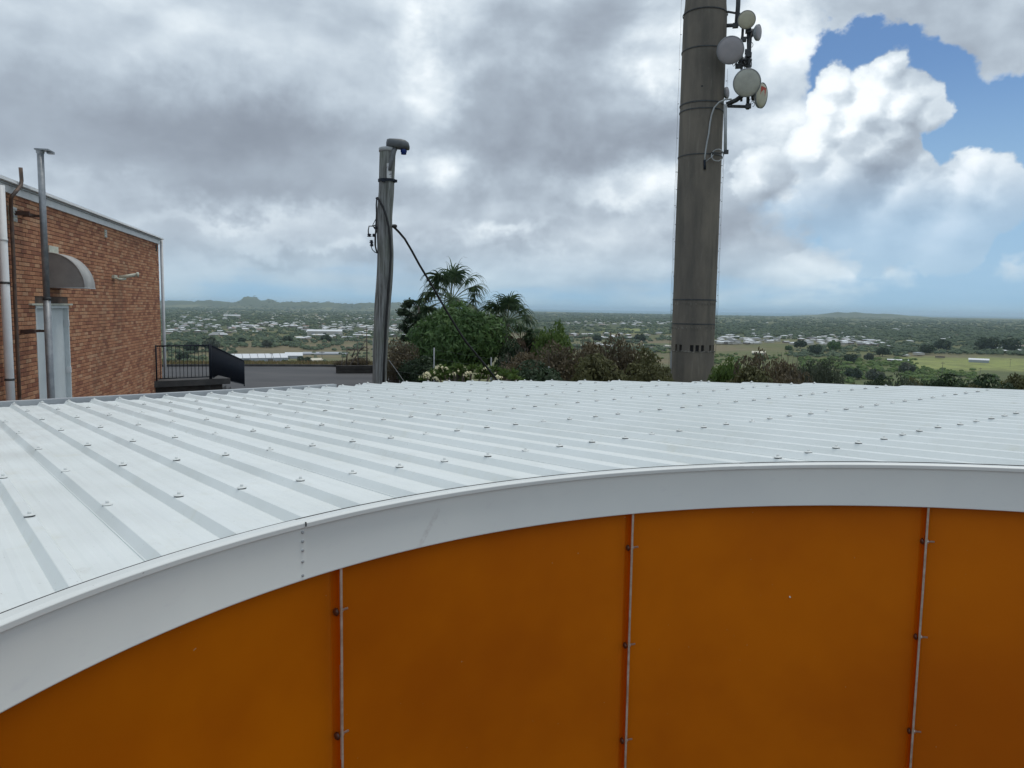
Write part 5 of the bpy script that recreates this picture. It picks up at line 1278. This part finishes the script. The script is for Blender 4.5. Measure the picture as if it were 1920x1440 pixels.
sp_+=clump(1330,1700,618,634,420,5,8,cl=0.0,sd=13)+clump(1640,1960,620,655,800,5.5,9.5,t1=0.5,cl=-0.3,sd=14)+clump(1480,1700,646,664,190,4,7,cl=0.05,sd=15)
blobset(sp_,'distant_woods','wood_far',1)
random.seed(6)
sg=clump(1500,1720,664,690,230,3.2,6.5,t0=0.1,cl=-0.05,sd=16)+clump(1560,1960,688,722,260,2.6,5.0,t0=0.0,t1=0.6,cl=0.0,sd=17)+clump(1690,1830,676,700,120,3,6,cl=0.0,sd=18)+clump(1340,1480,660,680,60,3,5,cl=0.0,sd=19)+clump(1060,1270,650,672,80,3,5,sd=20)
blobset(sg,'valley_scrub','wood_green',1)
# single trees one can tell apart in the near valley
for k_,c_ in (('t1','leaf_dark'),('t2','leaf_grey'),('t3','leaf_green')):
    P,d_,t_=crown_pts(900,1.0,1.0,1.0,12,0.7,seed=hash(k_)%97 if False else {'t1':61,'t2':62,'t3':63}[k_]); P[:,2]+=0.75; kinds[k_]=quads('crown',leaf_faces(P,d_,0.22,1.5,0.2),M[c_],t_,link_it=False)
mb=MB(); mb.tube([(0,0,-0.05),(0.02,0,0.5),(0,0,0.9)],[0.07,0.05,0.03],6); trk=mb.mesh('trunk',M['trunk'])
random.seed(8)
vt=[(342,668,20,'t1','seen through the bars of the black railing'),(362,655,26,'t1','behind the top rail of the black railing'),(395,652,30,'t2','above the post where the black railing turns'),(571,683,24,'t1','just left of the small cream shed'),(612,640,18,'t1','at the right end of the large white block'),
(1525,660,24,'t1','in the field right of the lone cream-roofed shed'),(1560,655,26,'t3','below the middle of the white row of houses'),(1592,672,22,'t1','in the bright scrub, left of its middle'),(1630,668,18,'t2','in the bright scrub below the right end of the white houses'),(1655,660,20,'t1','at the right end of the white row of houses'),
(1700,688,26,'t2','at the left corner of the yellow-green field'),(1500,650,20,'t1','directly below the white houses, left of their middle'),(1735,656,22,'t1','beyond the top edge of the yellow-green field'),(1770,650,26,'t1','at the dark wood edge above the yellow-green field'),(1850,648,30,'t1','above the pale shed in the grass field'),(1890,650,30,'t1','beside the houses at the right edge of the frame'),
(1600,700,26,'t1','low in the scrub just above the roof edge'),(1640,706,30,'t2','low in the scrub, nearest the row of dark bushes'),(1480,655,14,'t3','smallest in the brown field below the white houses'),(455,640,14,'t1','in the green field above the long industrial shed'),(500,648,18,'t2','just above the roof of the long industrial shed'),(540,640,16,'t1','between the industrial shed and the large white block'),
(1425,676,22,'t3','below the lone cream-roofed shed'),(1120,640,18,'t1','above the twiggy brown bush left of the tower'),(1200,640,20,'t1','close to the left side of the tower')]
for x,y,w_,k_,wh in vt:
    a,d=gpos(x,y); g=height(math.degrees(a),d); r=w_/2/F*d
    e=empty('valley_tree',(d*math.sin(a),d*math.cos(a),g),{'t1':'dark green','t2':'grey-green','t3':'mid green'}[k_]+' valley tree '+wh,'tree','lone trees in the valley')
    o=link('crown',kinds[k_],e); o.scale=(r,r,r*0.95); o.rotation_euler=(0,0,random.uniform(0,6)); o=link('trunk',trk,e); o.scale=(r,r,r)
# houses
roofs={'white':(0.72,0.74,0.76),'grey':(0.36,0.38,0.41),'dark':(0.10,0.105,0.115),'red':(0.30,0.15,0.11),'cream':(0.62,0.58,0.46)}
for k_,c_ in roofs.items(): M['r_'+k_]=mat('house_roof_'+k_,c_,0.5)
M['hw']=mat('house_wall',(0.50,0.48,0.44),0.8); M['hw2']=mat('house_wall_dark',(0.20,0.17,0.15),0.8)
def house_mesh(kind_,roof,wall):
    mb=MB(); w,l,h=0.5,0.5,0.28; rh=0.16 if kind_=='hip' else 0.12; o_=0.04
    mb.add([(-w,-l,-0.1),(w,-l,-0.1),(w,l,-0.1),(-w,l,-0.1),(-w,-l,h),(w,-l,h),(w,l,h),(-w,l,h)],[(0,1,5,4),(1,2,6,5),(2,3,7,6),(3,0,4,7)],0)
    W_,L_=w+o_,l+o_
    if kind_=='hip': mb.add([(-W_,-L_,h),(W_,-L_,h),(W_,L_,h),(-W_,L_,h),(-0.2,0,h+rh),(0.2,0,h+rh)],[(0,1,5,4),(1,2,5),(2,3,4,5),(3,0,4),(3,2,1,0)],1)
    elif kind_=='gable': mb.add([(-W_,-L_,h),(W_,-L_,h),(W_,L_,h),(-W_,L_,h),(-W_,0,h+rh),(W_,0,h+rh)],[(0,1,5,4),(2,3,4,5),(3,2,1,0)],1); mb.add([(-w,-l,h),(-w,l,h),(-w,0,h+rh*0.95),(w,-l,h),(w,l,h),(w,0,h+rh*0.95)],[(0,2,1),(3,4,5)],0)
    else: mb.add([(-W_,-L_,h+0.02),(W_,-L_,h+0.02),(W_,L_,h+0.10),(-W_,L_,h+0.10)],[(0,1,2,3)],1)
    return mb.mesh('house',[M[wall],M[roof]])
hm={}
for rk in roofs:
    for kk in ('hip','gable','flat'):
        for wk in ('hw','hw2'): hm[(rk,kk,wk)]=house_mesh(kk,'r_'+rk,wk)
random.seed(12)
HS=[]
def houses(x0,x1,y0,y1,n,pal,s0=13,s1=20,rows_=None,zone=''):
    for i in range(n):
        x=random.uniform(x0,x1); y=random.uniform(y0,y1)
        if rows_: y=random.choice(rows_)+random.uniform(-0.6,0.6)
        a,d=gpos(x,y)
        if d<9000 and mnoise.noise(Vector((x/38,y/9,9)))<-0.12+0.35*(random.random()-0.5) and rows_ is None: continue
        HS.append((a,d,random.uniform(s0,s1),random.uniform(0.55,0.8),random.choice(pal),random.choice(['hip','hip','gable','flat']),zone))
PW=['white','white','white','white','grey','grey','cream','dark','red']; PB=['white']*5+['grey','cream']; PN=['white','white','grey','white','dark']
Z1='between the brick building and the wooden pole'; Z2='left of the tower above the brown scrub'; Z3='right of the tower in the plain'
houses(315,780,584,600,330,PW,14,24,zone=Z1); houses(315,780,598,622,380,PW,13,20,zone=Z1); houses(440,780,604,618,170,PB,14,22,zone=Z1); houses(560,780,620,636,70,PB,13,20,zone=Z1); houses(315,420,612,628,30,PW,12,18,zone=Z1)
houses(315,440,571.5,574,60,PB,26,50,zone=Z1); houses(560,770,570.5,574,50,PB,24,44,zone=Z1)
houses(1040,1270,590,606,60,PW,14,22,zone=Z2); houses(1150,1270,598,612,80,PB,14,22,zone=Z2); houses(1075,1275,626,636,34,PB,14,20,zone=Z2); houses(1060,1140,600,612,30,PW,zone=Z2); houses(1070,1260,646,652,12,PW,10,14,zone=Z2)
houses(1345,1660,630,643,150,PN,13,19,rows_=[630,633,636,638.5,641,643.5],zone=Z3); houses(1400,1660,622,632,50,PW,13,18,zone=Z3); houses(1380,1440,602,620,22,PB,14,24,zone=Z3)
houses(1640,1700,632,650,16,PW,12,18,zone=Z3); houses(1700,1920,618,640,40,PW,12,18,zone=Z3); houses(1850,1925,640,652,22,['white','red','white','cream'],14,20,zone=Z3); houses(1560,1760,606,620,26,PW,14,24,zone=Z3); houses(1690,1770,656,664,5,PW,10,16,zone=Z3)
HS.sort(key=lambda h:h[2]/h[1],reverse=True)
restv=MB()
for i,(a,d,s_,asp,rk,kk,zone) in enumerate(HS):
    g=height(math.degrees(a),d)+(hill(math.degrees(a),d) if d>9000 else 0); rz=random.choice([0,1.57])+0.3+random.uniform(-0.15,0.15); wk=random.choice(['hw','hw','hw2']); me_=hm[(rk,kk,wk)]
    hh=s_*0.62 if s_<26 else s_*0.4
    if d>1400: g+=2.5
    if i<290:
        o=link('house',me_); o.location=(d*math.sin(a),d*math.cos(a),g); o.rotation_euler=(0,0,rz); o.scale=(s_,s_*asp,hh)
        px_,py_=proj((d*math.sin(a),d*math.cos(a),g)); kk_=py_-(577+0.015*(px_-960))
        zone=next(t for lim,t in ((400,'above the black railing'),(470,'above the left end of the long shed'),(560,'above the long shed'),(640,'near the large white block'),(700,'just left of the wooden pole'),(800,'between wooden pole and dark conifer'),(1060,'above the bright green bush'),(1130,'above the brown scrub'),(1190,'left of the tower'),(1300,'touching the left side of the tower'),(1410,'just right of the tower'),(1500,'at the left of the white row'),(1580,'in the middle of the white row'),(1690,'at the right end of the white row'),(1800,'beyond the grass field'),(9999,'beyond the grass field at right')) if px_<lim)+next(t for lim,t in ((22,', far away'),(32,', in the distance'),(44,', halfway out'),(52,', near side of town'),(999,', nearest the viewer')) if kk_<lim)
        tag(o,'%s %s-roofed %shouse %s'%({'white':'white','grey':'grey','dark':'dark','red':'reddish','cream':'cream'}[rk],{'hip':'hip','gable':'gable','flat':'flat'}[kk],'dark-walled ' if wk=='hw2' else '',zone),'house','houses of the town in the plain')
    else:
        mt_=Matrix.Translation((d*math.sin(a),d*math.cos(a),g))@Matrix.Rotation(rz,4,'Z')@Matrix.Diagonal((s_,s_*asp,hh,1)); ri=list(roofs).index(rk)
        restv.add([mt_@v.co for v in me_.vertices],[tuple(p.vertices) for p in me_.polygons]); restv.m[-len(me_.polygons):]=[(1+ri if p.material_index==1 else 0) for p in me_.polygons]
tag(restv.build('far_houses',[M['hw']]+[M['r_'+k_] for k_ in roofs]),kind='stuff')
# large sheds
def shed(x0,x1,ybase,depth,hgt,rk,wk,label,ndoors=0,name='shed',cat='shed',rise=0.18,yaw=0.0,nseg=1):
    a,d=gpos((x0+x1)/2,ybase); wid=(x1-x0)/F*d; g=height(math.degrees(a),d); e=empty(name,(d*math.sin(a),d*math.cos(a),g),label,cat); e.rotation_euler=(0,0,-a+yaw)
    w=wid/2; mb=MB(); mb.add([(-w,0,-1),(w,0,-1),(w,depth,-1),(-w,depth,-1),(-w,0,hgt),(w,0,hgt),(w,depth,hgt),(-w,depth,hgt),(-w,depth/2,hgt+rise*depth),(w,depth/2,hgt+rise*depth)],[(0,1,5,4),(1,2,6,9,5),(2,3,7,6),(3,0,4,8,7)]); mb.build('wall',M[wk],e)
    for k in range(nseg):
        xa=-w-0.5+(2*w+1)*k/nseg; xb=-w-0.5+(2*w+1)*(k+1)/nseg-(0.5 if nseg>1 else 0); mb=MB(); mb.add([(xa,-0.5,hgt+0.1),(xb,-0.5,hgt+0.1),(xb,depth/2,hgt+rise*depth+0.3),(xa,depth/2,hgt+rise*depth+0.3),(xb,depth+0.5,hgt+0.1),(xa,depth+0.5,hgt+0.1)],[(0,1,2,3),(3,2,4,5)]); mb.build('roof',M['r_'+rk],e)
    for k in range(ndoors):
        xx=-w+2*w*(k+0.5)/ndoors; mb=MB(); mb.box((xx,-0.15,hgt*0.36),((1,0,0),(0,1,0),(0,0,1)),(w*0.07+0.8,0.12,hgt*0.36)); mb.build('door',M['r_dark' if k%2 else 'r_grey'],e)
    return e
M['hwl']=mat('shed_wall',(0.34,0.37,0.41),0.7); M['hwc']=mat('cream_shed_wall',(0.42,0.38,0.28),0.8)
shed(433,536,673,26,5.5,'white','hwl','long white-roofed industrial shed in the valley beside the black railing',5,yaw=0.1,nseg=8)
shed(536,566,668,22,4,'white','hwl','low white-roofed annex at the right end of the long industrial shed',2)
shed(581,605,678,12,4.5,'cream','hwc','small cream gabled shed in the valley left of the dead branches',1,yaw=0.25)
shed(570,650,662,46,1.5,'grey','hwl','wide flat grey building behind the small cream shed',0,rise=0.01)
shed(578,640,628,60,12,'white','hw','large white block building among the trees left of the wooden pole',3,rise=0.05)
shed(1411,1434,662,14,4,'cream','hw','cream-roofed shed alone in the field right of the tower',1)
shed(1822,1850,666,12,4,'white','hwl','pale shed in the grass field near the right edge',1)
shed(421,449,594,70,12,'white','hw','long white building far off above the railing',0,rise=0.05)
shed(1668,1700,668,10,3,'white','hw2','low long white-roofed shed at the left end of the grass field',2,rise=0.1)
# power poles across the right-hand fields
random.seed(3)
mb=MB(); mb.tube([(0,0,-0.5),(0,0,1.0)],[0.016,0.011],6); pme=mb.mesh('pole',M['trunk']); mb=MB(); mb.box((0,0,0.92),((1,0,0),(0,1,0),(0,0,1)),(0.12,0.01,0.012)); cme=mb.mesh('cross_arm',M['trunk'])
for x,y,h,where in ((1703,690,22,'left of the grass field'),(1767,692,26,'in the grass field, left one of two'),(1838,694,20,'in the grass field, right one of two'),(1638,664,14,'beside the white houses'),(1895,672,14,'by the right edge of the frame'),(604,694,40,'between the cream shed and the dead branches'),(509,682,26,'in front of the long industrial shed'),(1660,650,20,'at the right end of the white houses')):
    a,d=gpos(x,y); g=height(math.degrees(a),d); hp_=h/F*d; e=empty('power_pole',(d*math.sin(a),d*math.cos(a),g),'slim dark power pole in the valley '+where,'power pole','power poles in the valley')
    for nm,m_ in (('pole',pme),('cross_arm',cme)):
        o=link(nm,m_,e); o.scale=(hp_,)*3; o.rotation_euler=(0,0,-a+0.3)
print('tris', sum(len(o.data.polygons) for o in bpy.data.objects if o.type=='MESH'))
